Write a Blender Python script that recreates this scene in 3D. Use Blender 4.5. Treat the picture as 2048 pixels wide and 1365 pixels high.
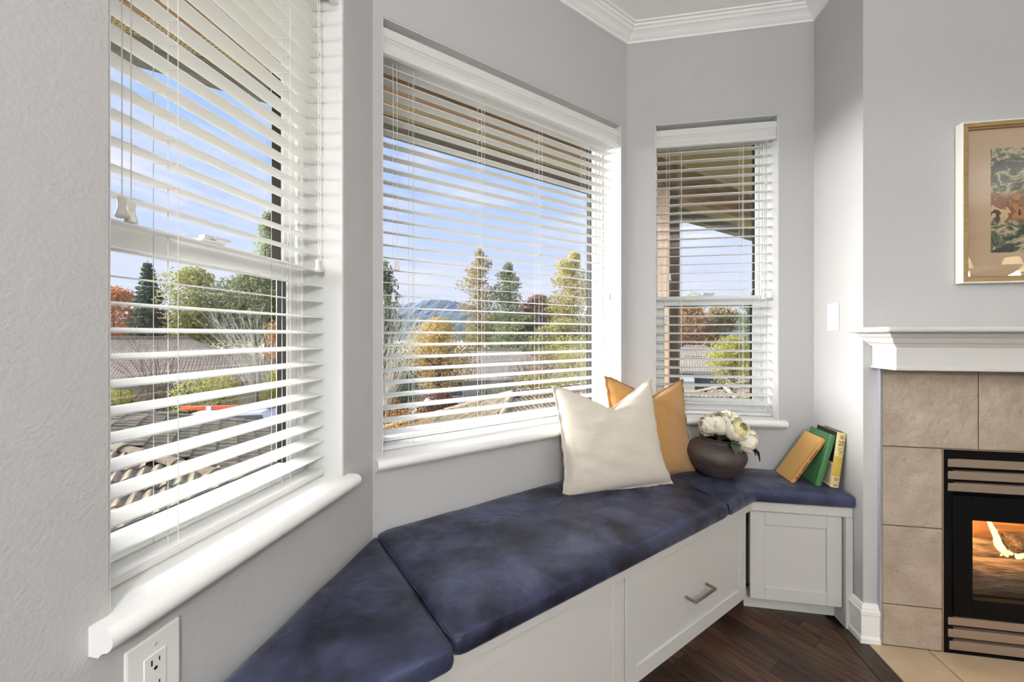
import bpy, bmesh, math, random
from mathutils import Matrix, Vector, Euler, noise

random.seed(7)
D = bpy.data
for o in list(D.objects):
    D.objects.remove(o, do_unlink=True)
SC = bpy.context.scene
COL = SC.collection
R2 = math.sqrt(2.0)
PI = math.pi

# ---------------------------------------------------------------- camera
cam = D.cameras.new('camera')
cam.sensor_width = 36.0
cam.lens = 795.0 / 2048.0 * 36.0
cam.shift_y = -12.5 / 2048.0
cam.clip_start = 0.02
cam.clip_end = 3000
camo = D.objects.new('camera', cam)
COL.objects.link(camo)
camo.location = (0, 0, 1.15)
camo.rotation_euler = (PI / 2, 0, math.radians(10.1))
SC.camera = camo
SC.view_settings.view_transform = 'Standard'
SC.view_settings.look = 'None'
SC.view_settings.gamma = 1.0
SC.view_settings.use_curve_mapping = False
SC.view_settings.exposure = 0.25

# ---------------------------------------------------------------- sky
W = D.worlds.new('sky')
SC.world = W
W.use_nodes = True
nt = W.node_tree
nt.nodes.clear()
def wn(t, **k):
    n = nt.nodes.new(t)
    for a, b in k.items():
        setattr(n, a, b)
    return n
tc = wn('ShaderNodeTexCoord')
sep = wn('ShaderNodeSeparateXYZ')
nt.links.new(tc.outputs['Generated'], sep.inputs[0])
ramp = wn('ShaderNodeValToRGB')
e = ramp.color_ramp.elements
e[0].position = 0.0; e[0].color = (.78, .82, .95, 1)
e[1].position = 0.55; e[1].color = (.36, .56, 1.0, 1)
x = ramp.color_ramp.elements.new(.14); x.color = (.68, .77, .99, 1)
x = ramp.color_ramp.elements.new(.32); x.color = (.46, .64, 1.0, 1)
nt.links.new(sep.outputs['Z'], ramp.inputs[0])
mp = wn('ShaderNodeMapping')
mp.inputs['Scale'].default_value = (1.0, 1.0, 3.2)
mp.inputs['Location'].default_value = (3.1, 1.7, .4)
nt.links.new(tc.outputs['Generated'], mp.inputs[0])
nz = wn('ShaderNodeTexNoise')
nz.inputs['Scale'].default_value = 2.6
nz.inputs['Detail'].default_value = 7
nz.inputs['Roughness'].default_value = .58
nt.links.new(mp.outputs[0], nz.inputs['Vector'])
cr = wn('ShaderNodeValToRGB')
cr.color_ramp.elements[0].position = .47; cr.color_ramp.elements[0].color = (0, 0, 0, 1)
cr.color_ramp.elements[1].position = .68; cr.color_ramp.elements[1].color = (1, 1, 1, 1)
nt.links.new(nz.outputs['Fac'], cr.inputs[0])
mx = wn('ShaderNodeMixRGB')
mx.inputs[2].default_value = (.86, .88, .99, 1)
nt.links.new(cr.outputs[0], mx.inputs[0])
nt.links.new(ramp.outputs[0], mx.inputs[1])
bg = wn('ShaderNodeBackground')
bg.inputs[1].default_value = 0.88
nt.links.new(mx.outputs[0], bg.inputs[0])
wo = wn('ShaderNodeOutputWorld')
nt.links.new(bg.outputs[0], wo.inputs[0])

# hazy sun, low behind the left of the bay
sun = D.lights.new('sun', 'SUN')
sun.energy = 21.0
sun.angle = math.radians(58)
sun.color = (1.0, .97, .93)
suno = D.objects.new('sun', sun)
COL.objects.link(suno)
suno.location = (-20, -4, 12)
suno.rotation_euler = Vector((1.0, .08, -.21)).to_track_quat('-Z', 'Y').to_euler()

# ---------------------------------------------------------------- materials
MATS = {}
def s2l(c):
    return tuple(((v / 255.0) / 12.92 if v / 255.0 <= .04045 else ((v / 255.0 + .055) / 1.055) ** 2.4) for v in c)
def mat(name, rgb, rough=.6, metal=0., spec=.5, noise_amt=0., noise_scale=8., rgb2=None, bump=0., bump_scale=60.,
        sheen=0., sheen_tint=(1, 1, 1), sheen_rough=.4, stretch=None, coord='Object', emis=None, emis_s=0., detail=4.):
    """procedural principled material; rgb in 0-255 sRGB"""
    if name in MATS:
        return MATS[name]
    m = D.materials.new(name)
    m.use_nodes = True
    t = m.node_tree
    b = t.nodes['Principled BSDF']
    c = s2l(rgb)
    b.inputs['Base Color'].default_value = (*c, 1)
    b.inputs['Roughness'].default_value = rough
    b.inputs['Metallic'].default_value = metal
    b.inputs['Specular IOR Level'].default_value = spec
    if sheen:
        b.inputs['Sheen Weight'].default_value = sheen
        b.inputs['Sheen Roughness'].default_value = sheen_rough
        b.inputs['Sheen Tint'].default_value = (*sheen_tint, 1)
    if emis:
        b.inputs['Emission Color'].default_value = (*s2l(emis), 1)
        b.inputs['Emission Strength'].default_value = emis_s
    if noise_amt or bump:
        co = t.nodes.new('ShaderNodeTexCoord')
        src = co.outputs[coord]
        if stretch:
            mpn = t.nodes.new('ShaderNodeMapping')
            mpn.inputs['Scale'].default_value = stretch
            t.links.new(src, mpn.inputs[0])
            src = mpn.outputs[0]
        if noise_amt:
            n = t.nodes.new('ShaderNodeTexNoise')
            n.inputs['Scale'].default_value = noise_scale
            n.inputs['Detail'].default_value = detail
            t.links.new(src, n.inputs['Vector'])
            r = t.nodes.new('ShaderNodeValToRGB')
            k = s2l(rgb2 if rgb2 else tuple(v * .6 for v in rgb))
            r.color_ramp.elements[0].position = .5 - .28 / max(noise_amt, .1) * .5
            r.color_ramp.elements[1].position = .5 + .28 / max(noise_amt, .1) * .5
            r.color_ramp.elements[0].color = (*k, 1)
            r.color_ramp.elements[1].color = (*c, 1)
            t.links.new(n.outputs['Fac'], r.inputs[0])
            t.links.new(r.outputs[0], b.inputs['Base Color'])
        if bump:
            n2 = t.nodes.new('ShaderNodeTexNoise')
            n2.inputs['Scale'].default_value = bump_scale
            n2.inputs['Detail'].default_value = 3
            t.links.new(src, n2.inputs['Vector'])
            bp = t.nodes.new('ShaderNodeBump')
            bp.inputs['Strength'].default_value = bump
            bp.inputs['Distance'].default_value = .01
            t.links.new(n2.outputs['Fac'], bp.inputs['Height'])
            t.links.new(bp.outputs[0], b.inputs['Normal'])
    MATS[name] = m
    return m

def leafmat(name, cols, rough=.7):
    """leaf material: colour varies leaf by leaf, light passes through"""
    if name in MATS:
        return MATS[name]
    m = D.materials.new(name); m.use_nodes = True
    t = m.node_tree; t.nodes.clear()
    g = t.nodes.new('ShaderNodeNewGeometry')
    r = t.nodes.new('ShaderNodeValToRGB')
    r.color_ramp.interpolation = 'LINEAR'
    n = len(cols)
    els = r.color_ramp.elements
    while len(els) < n:
        els.new(.5)
    for i, c in enumerate(cols):
        els[i].position = i / max(1, n - 1)
        els[i].color = (*s2l(c), 1)
    t.links.new(g.outputs['Random Per Island'], r.inputs[0])
    d = t.nodes.new('ShaderNodeBsdfDiffuse')
    tr = t.nodes.new('ShaderNodeBsdfTranslucent')
    t.links.new(r.outputs[0], d.inputs[0]); t.links.new(r.outputs[0], tr.inputs[0])
    ms = t.nodes.new('ShaderNodeMixShader'); ms.inputs[0].default_value = .4
    t.links.new(d.outputs[0], ms.inputs[1]); t.links.new(tr.outputs[0], ms.inputs[2])
    o = t.nodes.new('ShaderNodeOutputMaterial')
    t.links.new(ms.outputs[0], o.inputs[0])
    MATS[name] = m
    return m

def glassmat(name, refl=.05, tint=(1, 1, 1), rough=.0):
    if name in MATS:
        return MATS[name]
    m = D.materials.new(name); m.use_nodes = True
    t = m.node_tree; t.nodes.clear()
    a = t.nodes.new('ShaderNodeBsdfTransparent'); a.inputs[0].default_value = (*tint, 1)
    g = t.nodes.new('ShaderNodeBsdfGlossy'); g.inputs['Roughness'].default_value = rough
    ms = t.nodes.new('ShaderNodeMixShader'); ms.inputs[0].default_value = refl
    t.links.new(a.outputs[0], ms.inputs[1]); t.links.new(g.outputs[0], ms.inputs[2])
    o = t.nodes.new('ShaderNodeOutputMaterial'); t.links.new(ms.outputs[0], o.inputs[0])
    MATS[name] = m
    return m

M_WALL = mat('wall_paint', (190, 190, 190), .85, spec=.2, bump=.15, bump_scale=170)
M_WHITE = mat('white_trim_paint', (244, 244, 242), .45, spec=.4)
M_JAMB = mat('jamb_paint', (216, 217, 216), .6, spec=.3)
M_CEIL = mat('ceiling_paint', (247, 247, 246), .9, spec=.1, bump=.05, bump_scale=150)
M_CAB = mat('cabinet_paint', (199, 198, 194), .5, spec=.35)
M_VINYL = mat('white_vinyl', (236, 238, 238), .4, spec=.4)
M_SLAT = mat('white_slat', (250, 250, 249), .45, spec=.35)
def translucent(m, f):
    t = m.node_tree
    out = [n for n in t.nodes if n.type == 'OUTPUT_MATERIAL'][0]
    b = t.nodes['Principled BSDF']
    tr = t.nodes.new('ShaderNodeBsdfTranslucent'); tr.inputs[0].default_value = b.inputs['Base Color'].default_value
    ms = t.nodes.new('ShaderNodeMixShader'); ms.inputs[0].default_value = f
    t.links.new(b.outputs[0], ms.inputs[1]); t.links.new(tr.outputs[0], ms.inputs[2]); t.links.new(ms.outputs[0], out.inputs[0])
translucent(M_SLAT, .42)          # thin vinyl lets daylight through
M_CORD = mat('cord', (225, 224, 220), .8, spec=.1)
M_BLACK = mat('black_gasket', (28, 27, 24), .6, spec=.2)
M_PLASTIC = mat('white_plastic', (240, 240, 236), .35, spec=.5)
M_TASSEL = mat('tassel', (236, 234, 228), .35, spec=.5)
M_GLASS = glassmat('window_glass', .035)

# ---------------------------------------------------------------- mesh helpers
class MB:
    def __init__(s):
        s.v = []; s.f = []
    def add(s, vs, fs):
        k = len(s.v)
        s.v += [tuple(p) for p in vs]
        s.f += [tuple(i + k for i in f) for f in fs]
        return s
    def box(s, a, b, M=None):
        x0, y0, z0 = a; x1, y1, z1 = b
        vs = [Vector(p) for p in ((x0, y0, z0), (x1, y0, z0), (x1, y1, z0), (x0, y1, z0), (x0, y0, z1), (x1, y0, z1), (x1, y1, z1), (x0, y1, z1))]
        if M: vs = [M @ p for p in vs]
        return s.add(vs, [(0, 3, 2, 1), (4, 5, 6, 7), (0, 1, 5, 4), (1, 2, 6, 5), (2, 3, 7, 6), (3, 0, 4, 7)])
    def prism(s, poly, z0, z1):
        """poly: ccw (x,y)"""
        n = len(poly)
        vs = [(p[0], p[1], z0) for p in poly] + [(p[0], p[1], z1) for p in poly]
        fs = [tuple(reversed(range(n))), tuple(range(n, 2 * n))]
        fs += [(i, (i + 1) % n, n + (i + 1) % n, n + i) for i in range(n)]
        return s.add(vs, fs)
    def extrude_x(s, prof, x0, x1):
        """prof: (y,z) loop extruded along x"""
        n = len(prof)
        vs = [(x0, p[0], p[1]) for p in prof] + [(x1, p[0], p[1]) for p in prof]
        fs = [tuple(range(n)), tuple(reversed(range(n, 2 * n)))]
        fs += [(i, n + i, n + (i + 1) % n, (i + 1) % n) for i in range(n)]
        return s.add(vs, fs)
    def lathe(s, prof, seg=32, c=(0, 0, 0), cap=True, wob=None):
        vs = []; fs = []
        n = len(prof)
        for i in range(seg):
            a = 2 * PI * i / seg
            for r, z in prof:
                vs.append((c[0] + r * math.cos(a), c[1] + r * math.sin(a), c[2] + z))
        for i in range(seg):
            j = (i + 1) % seg
            for k in range(n - 1):
                fs.append((i * n + k, j * n + k, j * n + k + 1, i * n + k + 1))
        if cap:
            fs.append(tuple(i * n for i in reversed(range(seg))))
            fs.append(tuple(i * n + n - 1 for i in range(seg)))
        return s.add(vs, fs)
    def tube(s, pts, r, seg=6, cap=True):
        pts = [Vector(p) for p in pts]
        n = len(pts)
        rs = r if isinstance(r, (list, tuple)) else [r] * n
        vs = []; fs = []
        up = Vector((0, 0, 1))
        for i, p in enumerate(pts):
            t = (pts[min(i + 1, n - 1)] - pts[max(i - 1, 0)])
            if t.length < 1e-9: t = Vector((0, 0, 1))
            t.normalize()
            ref = up if abs(t.z) < .95 else Vector((1, 0, 0))
            a = t.cross(ref).normalized(); b = t.cross(a).normalized()
            for k in range(seg):
                q = 2 * PI * k / seg
                vs.append(p + (a * math.cos(q) + b * math.sin(q)) * rs[i])
        for i in range(n - 1):
            for k in range(seg):
                l = (k + 1) % seg
                fs.append((i * seg + k, i * seg + l, (i + 1) * seg + l, (i + 1) * seg + k))
        if cap:
            fs.append(tuple(reversed(range(seg)))); fs.append(tuple((n - 1) * seg + k for k in range(seg)))
        return s.add(vs, fs)
    def mesh(s, name, m=None, smooth=False, bevel=0., bseg=2, fix=True):
        me = D.meshes.new(name)
        me.from_pydata(s.v, [], s.f)
        if fix or bevel:
            bm = bmesh.new(); bm.from_mesh(me)
            bmesh.ops.recalc_face_normals(bm, faces=bm.faces)
            if bevel:
                bmesh.ops.bevel(bm, geom=list(bm.edges), offset=bevel, segments=bseg, affect='EDGES', profile=.5, clamp_overlap=True)
            bm.to_mesh(me); bm.free()
        if smooth:
            for p in me.polygons: p.use_smooth = True
            if smooth != True:
                me.set_sharp_from_angle(angle=math.radians(smooth))
        if m: me.materials.append(m)
        return me
    def build(s, name, m, parent=None, **k):
        return link(name, s.mesh(name, m, **k), parent)

def link(name, me, parent=None, M=None):
    o = D.objects.new(name, me)
    COL.objects.link(o)
    if parent: o.parent = parent
    if M is not None: o.matrix_local = M
    return o
def empty(name, loc=(0, 0, 0), rz=0., label=None, cat=None, group=None):
    o = D.objects.new(name, None)
    o.empty_display_size = .05
    COL.objects.link(o)
    o.location = loc; o.rotation_euler = (0, 0, rz)
    if label: tag(o, label, cat, group)
    return o
def tag(o, label, cat, group=None, kind=None):
    o['label'] = label; o['category'] = cat
    if group: o['group'] = group
    if kind: o['kind'] = kind
    return o
def struct(o, label=None, cat=None):
    o['kind'] = 'structure'
    if label: o['label'] = label
    if cat: o['category'] = cat
    return o

# wall frames: local x runs along the wall, local y points outdoors
LX, RY, XR, FY = -.654, 2.026, 1.038, 1.704
MM = 1.2812
FRAMES = {'L': ((LX, 0, 0), PI / 2), 'M': ((-MM / R2, MM / R2, 0), PI / 4), 'R': ((0, RY, 0), 0.)}
def amw(a, m, z=0.):
    return Vector(((a - m) / R2, (a + m) / R2, z))
CEIL = 2.632
TH = .15
ZS, ZT = .757, 2.173            # sill top, window head
# ================================================================ STRUCTURE
OPEN = {'L': (.449, 1.006), 'M': (.387, 1.545), 'R': (.348, .893)}
SPAN = {'L': (-3.6, 1.158), 'M': (.357, 1.584), 'R': (.214, 1.038)}
MIT = math.tan(PI / 8) * TH
def wall_with_window(key, name, label):
    o0, rz = FRAMES[key]
    a0, a1 = SPAN[key]; w0, w1 = OPEN[key]
    e0 = MIT if key != 'L' else 0.
    e1 = MIT if key != 'R' else .15
    if key == 'R': e0 = MIT
    mb = MB()
    mb.prism([(a0, 0), (w0, 0), (w0, TH), (a0 - e0, TH)], -.05, CEIL + .05)
    mb.prism([(w1, 0), (a1, 0), (a1 + e1, TH), (w1, TH)], -.05, CEIL + .05)
    mb.box((w0, 0, -.05), (w1, TH, ZS - .032)); mb.box((w0, 0, ZT), (w1, TH, CEIL + .05))
    o = mb.build(name, M_WALL)
    o.location = o0; o.rotation_euler = (0, 0, rz)
    struct(o, label, 'wall')
    return o
wall_with_window('L', 'wall_left', 'light grey painted wall with the nearest window')
wall_with_window('M', 'wall_middle', 'light grey painted wall framing the wide middle window')
wall_with_window('R', 'wall_right', 'light grey painted wall with the small far window')
struct(MB().box((XR, FY + .0005, -.05), (XR + .15, RY, CEIL + .05)).build('wall_return', M_WALL), 'bright narrow wall between bay and fireplace', 'wall')
# fireplace wall, with the opening of the insert
FX0, FX1, FZ = 1.285, 2.195, .735
mb = MB()
mb.box((XR + .001, FY, -.05), (FX0, FY + .15, CEIL + .05))
mb.box((FX1, FY, -.05), (5.6, FY + .15, CEIL + .05)).box((FX0, FY, FZ), (FX1, FY + .15, CEIL + .05))
struct(mb.build('wall_fireplace', M_WALL), 'grey painted wall above and around the fireplace', 'wall')
struct(MB().box((5.6, -3.6, -.05), (5.75, FY + .15, CEIL + .05)).build('wall_far', M_WALL), 'plain grey wall at the far side of the living room', 'wall')
struct(MB().box((LX - .15, -3.75, -.05), (5.75, -3.6, CEIL + .05)).build('wall_back', M_WALL), 'plain grey wall behind the seating area', 'wall')
mb = MB()
mb.prism([(LX - .1, -3.7), (5.7, -3.7), (5.7, FY + .1), (XR + .1, FY + .1), (XR + .1, RY + .1), (.19, RY + .1), (LX - .1, 1.19)], CEIL, CEIL + .06)
struct(mb.build('ceiling', M_CEIL), 'flat white ceiling of the bay', 'ceiling')

# crown moulding, one mitred length for each wall
PATH = [(LX, -3.6), (LX, 1.158), (.214, RY), (XR, RY), (XR, FY), (5.6, FY)]
def offset_path(path, p):
    out = []
    n = len(path)
    for i in range(n):
        q = Vector(path[i])
        ds = []
        if i > 0: ds.append((q - Vector(path[i - 1])).normalized())
        if i < n - 1: ds.append((Vector(path[i + 1]) - q).normalized())
        ns = [Vector((d.y, -d.x)) for d in ds]
        if len(ns) == 1: off = ns[0] * p
        else:
            b = (ns[0] + ns[1]).normalized(); off = b * (p / b.dot(ns[0]))
        out.append(q + off)
    return out
CP = [(0, 2.575), (.010, 2.575), (.012, 2.583), (.018, 2.586), (.026, 2.592), (.034, 2.600), (.044, 2.606), (.052, 2.609),
      (.058, 2.616), (.066, 2.619), (.068, 2.626), (.080, 2.627), (.082, 2.632), (0, 2.632)]
OFFS = [offset_path(PATH, p) for p, z in CP]
for i in range(len(PATH) - 1):
    vs = [(OFFS[k][i].x, OFFS[k][i].y, CP[k][1]) for k in range(len(CP))] + [(OFFS[k][i + 1].x, OFFS[k][i + 1].y, CP[k][1]) for k in range(len(CP))]
    n = len(CP)
    fs = [(k, (k + 1) % n, n + (k + 1) % n, n + k) for k in range(n)] + [tuple(range(n)), tuple(range(2 * n - 1, n - 1, -1))]
    o = MB().add(vs, fs).build('trim_%d' % (i + 1), M_WHITE)
    struct(o, 'white crown moulding along the ' + ['left wall', 'middle bay wall', 'right bay wall', 'narrow return wall', 'fireplace wall'][i], 'moulding')

# floor: slab, planks in the part of the room that shows
M_PLANK = mat('dark_oak', (92, 67, 52), .38, spec=.45, noise_amt=.9, noise_scale=5., rgb2=(38, 27, 22), stretch=(14, 1.2, 6), bump=.12, bump_scale=30, detail=8)
M_PLANK2 = mat('dark_oak_reddish', (100, 71, 54), .38, spec=.45, noise_amt=.9, noise_scale=5., rgb2=(44, 31, 25), stretch=(14, 1.2, 6), bump=.12, bump_scale=30, detail=8)
M_PLANK3 = mat('dark_oak_deep', (74, 54, 43), .38, spec=.45, noise_amt=.9, noise_scale=5., rgb2=(34, 24, 20), stretch=(14, 1.2, 6), bump=.12, bump_scale=30, detail=8)
M_SUB = mat('dark_floor', (46, 33, 27), .45, noise_amt=.8, noise_scale=6, rgb2=(30, 22, 18), stretch=(8, 1, 1))
floor = struct(MB().box((LX - .1, -3.7, -.06), (5.7, RY + .1, -.014)).build('floor', M_SUB), 'dark stained hardwood floor', 'floor')
def clip(poly, f):
    out = []
    for i in range(len(poly)):
        p, q = poly[i], poly[(i + 1) % len(poly)]
        fp, fq = f(p), f(q)
        if fp >= 0: out.append(p)
        if (fp >= 0) != (fq >= 0):
            t = fp / (fp - fq)
            out.append((p[0] + (q[0] - p[0]) * t, p[1] + (q[1] - p[1]) * t))
    return out
pw = .083
rnd = random.Random(3)
XB = 0.972       # border board
HY = 1.10        # front of the hearth
for i in range(-16, 40):
    a0, a1 = i * pw, (i + 1) * pw - .0012
    m = -2.2 + rnd.uniform(0, .9)
    while m < 1.6:
        ln = rnd.uniform(.7, 1.3)
        poly = [(p.x, p.y) for p in (amw(a0, m), amw(a1, m), amw(a1, m + ln - .0012), amw(a0, m + ln - .0012))]
        m += ln
        for f in (lambda p: p[0] + .40, lambda p: XB - .0012 - p[0], lambda p: p[1] + .3, lambda p: 1.86 - p[1], lambda p: .90 - (p[1] - p[0]) / R2):
            poly = clip(poly, f) if len(poly) > 2 else []
        if len(poly) < 3: continue
        ar = abs(sum(poly[k][0] * poly[(k + 1) % len(poly)][1] - poly[(k + 1) % len(poly)][0] * poly[k][1] for k in range(len(poly)))) / 2
        if ar < .002: continue
        cx = sum(p[0] for p in poly) / len(poly); cy = sum(p[1] for p in poly) / len(poly)
        # object axes follow the plank so that the grain runs along it
        rz = -3 * PI / 4
        lp = []
        for p in poly:
            dx, dy = p[0] - cx, p[1] - cy
            lp.append((dx * math.cos(-rz) - dy * math.sin(-rz), dx * math.sin(-rz) + dy * math.cos(-rz)))
        o = MB().prism(lp, -.014, 0).build('plank', rnd.choice((M_PLANK, M_PLANK2, M_PLANK3)), floor)
        o.location = (cx, cy, rnd.uniform(-.0004, .0))
        o.rotation_euler = (0, 0, rz)
# border board along the hearth
o = MB().box((-.034, -.7, -.014), (.034, .7, .0006)).build('plank', M_PLANK3, floor); o.location = (1.007, 1.06, 0)
# hearth tiles
M_TILE = mat('stone_tile', (182, 168, 152), .55, spec=.3, noise_amt=.7, noise_scale=9, rgb2=(160, 145, 129), bump=.9, bump_scale=26, detail=8)
M_TILE_H = mat('hearth_tile', (203, 182, 152), .45, spec=.35, noise_amt=.6, noise_scale=6, rgb2=(178, 156, 128), bump=.25, bump_scale=18, detail=8)
M_GROUT = mat('grout', (112, 97, 82), .9, spec=.1, bump=.2, bump_scale=120)
hearth = struct(MB().box((1.043, HY, -.014), (2.6, FY, -.003)).build('hearth', M_GROUT), 'beige stone tile hearth in front of the fireplace', 'hearth')
xs = [1.044, 1.239, 1.54, 1.84, 2.14, 2.44, 2.6]
ys = [HY, 1.395, 1.692]
for i in range(len(xs) - 1):
    for j in range(2):
        MB().box((xs[i] + .0018, ys[j] + .0018, -.003), (xs[i + 1] - .0018, ys[j + 1] - .0018, .002)).build('tile', M_TILE_H, hearth, bevel=.0012, bseg=1)

# baseboard: return wall, corner, up to the tile
BP = [(.0, 0), (.019, 0), (.019, .018), (.0145, .026), (.0145, .102), (.0175, .106), (.0175, .119), (.013, .123), (.0125, .128), (.006, .140), (.0, .142)]
def extr_path(prof, path):
    offs = [offset_path(path, p) for p, z in prof]
    n = len(prof); mb = MB()
    for i in range(len(path) - 1):
        vs = [(offs[k][i].x, offs[k][i].y, prof[k][1]) for k in range(n)] + [(offs[k][i + 1].x, offs[k][i + 1].y, prof[k][1]) for k in range(n)]
        fs = [(k, (k + 1) % n, n + (k + 1) % n, n + k) for k in range(n)] + [tuple(range(n)), tuple(range(2 * n - 1, n - 1, -1))]
        mb.add(vs, fs)
    return mb
struct(extr_path(BP, [(XR, 1.757), (XR, FY), (1.084, FY)]).build('baseboard_right', M_WHITE), 'white profiled baseboard wrapping the wall corner', 'baseboard')

# ---------------------------------------------------------------- windows
def window(key, num, label, hung, lw=.05):
    o0, rz = FRAMES[key]
    w0, w1 = OPEN[key]
    t = empty('window_%d' % num, o0, rz)
    struct(t, label, 'window')
    # white liners of the reveal
    j = .004
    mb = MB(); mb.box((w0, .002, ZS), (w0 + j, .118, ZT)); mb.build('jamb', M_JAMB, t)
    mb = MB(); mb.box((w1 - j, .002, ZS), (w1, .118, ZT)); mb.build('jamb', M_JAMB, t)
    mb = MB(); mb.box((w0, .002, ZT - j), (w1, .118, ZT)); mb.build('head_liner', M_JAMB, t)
    # stool with rounded nose and bead
    pr = [(.118, ZS), (.118, ZS - .032), (-.0005, ZS - .032)]
    s1, s2 = w0 - .023, w1 + .023
    MB().box((w0, 0, ZS - .032), (w1, .118, ZS)).build('sill', M_WHITE, t)
    nose = [(0, ZS)]
    for k in range(9):
        q = PI / 2 - k * PI / 8
        nose.append((-.024 - .0165 * math.cos(q), ZS - .0165 + .0165 * math.sin(q)))
    nose += [(-.020, ZS - .036), (-.016, ZS - .040), (0, ZS - .040)]
    MB().extrude_x(nose, s1, s2).build('sill_nose', M_WHITE, t, smooth=35)
    # vinyl frame
    f0 = .115
    def ring(x0, x1, z0, z1, w, d0, d1, name, wb=None, wt=None, m=M_VINYL, bev=.002):
        wb = wb or w; wt = wt or w
        mb = MB()
        mb.box((x0, d0, z0), (x0 + w, d1, z1)); mb.box((x1 - w, d0, z0), (x1, d1, z1))
        mb.box((x0 + w, d0, z0), (x1 - w, d1, z0 + wb)); mb.box((x0 + w, d0, z1 - wt), (x1 - w, d1, z1))
        return mb.build(name, m, t, bevel=bev, bseg=1)
    def gasket(x0, x1, z0, z1, d0, d1, name):
        g = .0016
        mb = MB()
        mb.box((x0, d0, z0), (x0 + g, d1, z1)); mb.box((x1 - g, d0, z0), (x1, d1, z1)); mb.box((x0, d0, z1 - g), (x1, d1, z1)); mb.box((x0, d1 - .004, z0), (x1, d1, z0 + g))
        return mb.build(name, M_BLACK, t)
    if hung:
        ring(w0, w1, ZS, ZT, .018, f0, f0 + .085, 'frame')
        ring(w0 + .016, w1 - .016, ZS + .016, ZT - .016, .010, f0 + .008, f0 + .02, 'frame_stop')
        zr = 1.318
        lo = (w0 + .026, w1 - .026, ZS + .022, zr + .028)
        ring(*lo, .038, f0 + .010, f0 + .040, 'lower_sash', wb=lw, wt=.048)
        gl = (lo[0] + .038, lo[1] - .038, lo[2] + lw, lo[3] - .048)
        gasket(*gl, f0 + .014, f0 + .040, 'lower_gasket')
        MB().box((gl[0], f0 + .034, gl[2]), (gl[1], f0 + .038, gl[3])).build('lower_pane', M_GLASS, t)
        up = (w0 + .016, w1 - .016, zr - .012, ZT - .016)
        ring(*up, .021, f0 + .044, f0 + .080, 'upper_sash', wb=.040, wt=.030)
        gu = (up[0] + .021, up[1] - .021, up[2] + .040, up[3] - .030)
        gasket(*gu, f0 + .052, f0 + .080, 'upper_gasket')
        MB().box((gu[0], f0 + .072, gu[2]), (gu[1], f0 + .076, gu[3])).build('upper_pane', M_GLASS, t)
        mb = MB(); c = (w0 + w1) / 2
        mb.box((c - .028, f0 + .008, zr + .028), (c + .028, f0 + .036, zr + .034)); mb.box((c - .018, f0 + .012, zr + .034), (c + .008, f0 + .030, zr + .044)); mb.box((c - .006, f0 - .000, zr + .036), (c + .034, f0 + .014, zr + .042))
        mb.build('latch', M_VINYL, t, bevel=.002, bseg=1)
        MB().tube([(w1 - .030, f0 + .042, zr + .075), (w1 - .030, f0 + .034, zr + .09), (w1 - .033, f0 + .032, zr + .12), (w1 - .036, f0 + .036, zr + .108)], .0022).build('sash_clip', M_VINYL, t)
    else:
        ring(w0, w1, ZS, ZT, .016, f0, f0 + .085, 'frame', wb=.012)
        ring(w0 + .014, w1 - .014, ZS + .014, ZT - .014, .012, f0 + .012, f0 + .08, 'frame_stop', wb=.004)
        lo = (w0 + .024, w1 - .024, ZS + .012, ZT - .024)
        ring(*lo, .012, f0 + .026, f0 + .080, 'sash', wb=.010)
        gl = (lo[0] + .012, lo[1] - .012, lo[2] + .010, lo[3] - .012)
        gasket(*gl, f0 + .050, f0 + .080, 'gasket')
        MB().box((gl[0], f0 + .070, gl[2]), (gl[1], f0 + .074, gl[3])).build('pane', M_GLASS, t)
    return t
window('L', 1, 'white single-hung window nearest the camera', True, .028)
window('M', 2, 'wide white picture window in the middle of the bay', False)
window('R', 3, 'narrow white single-hung window at the far end', True)

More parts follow.
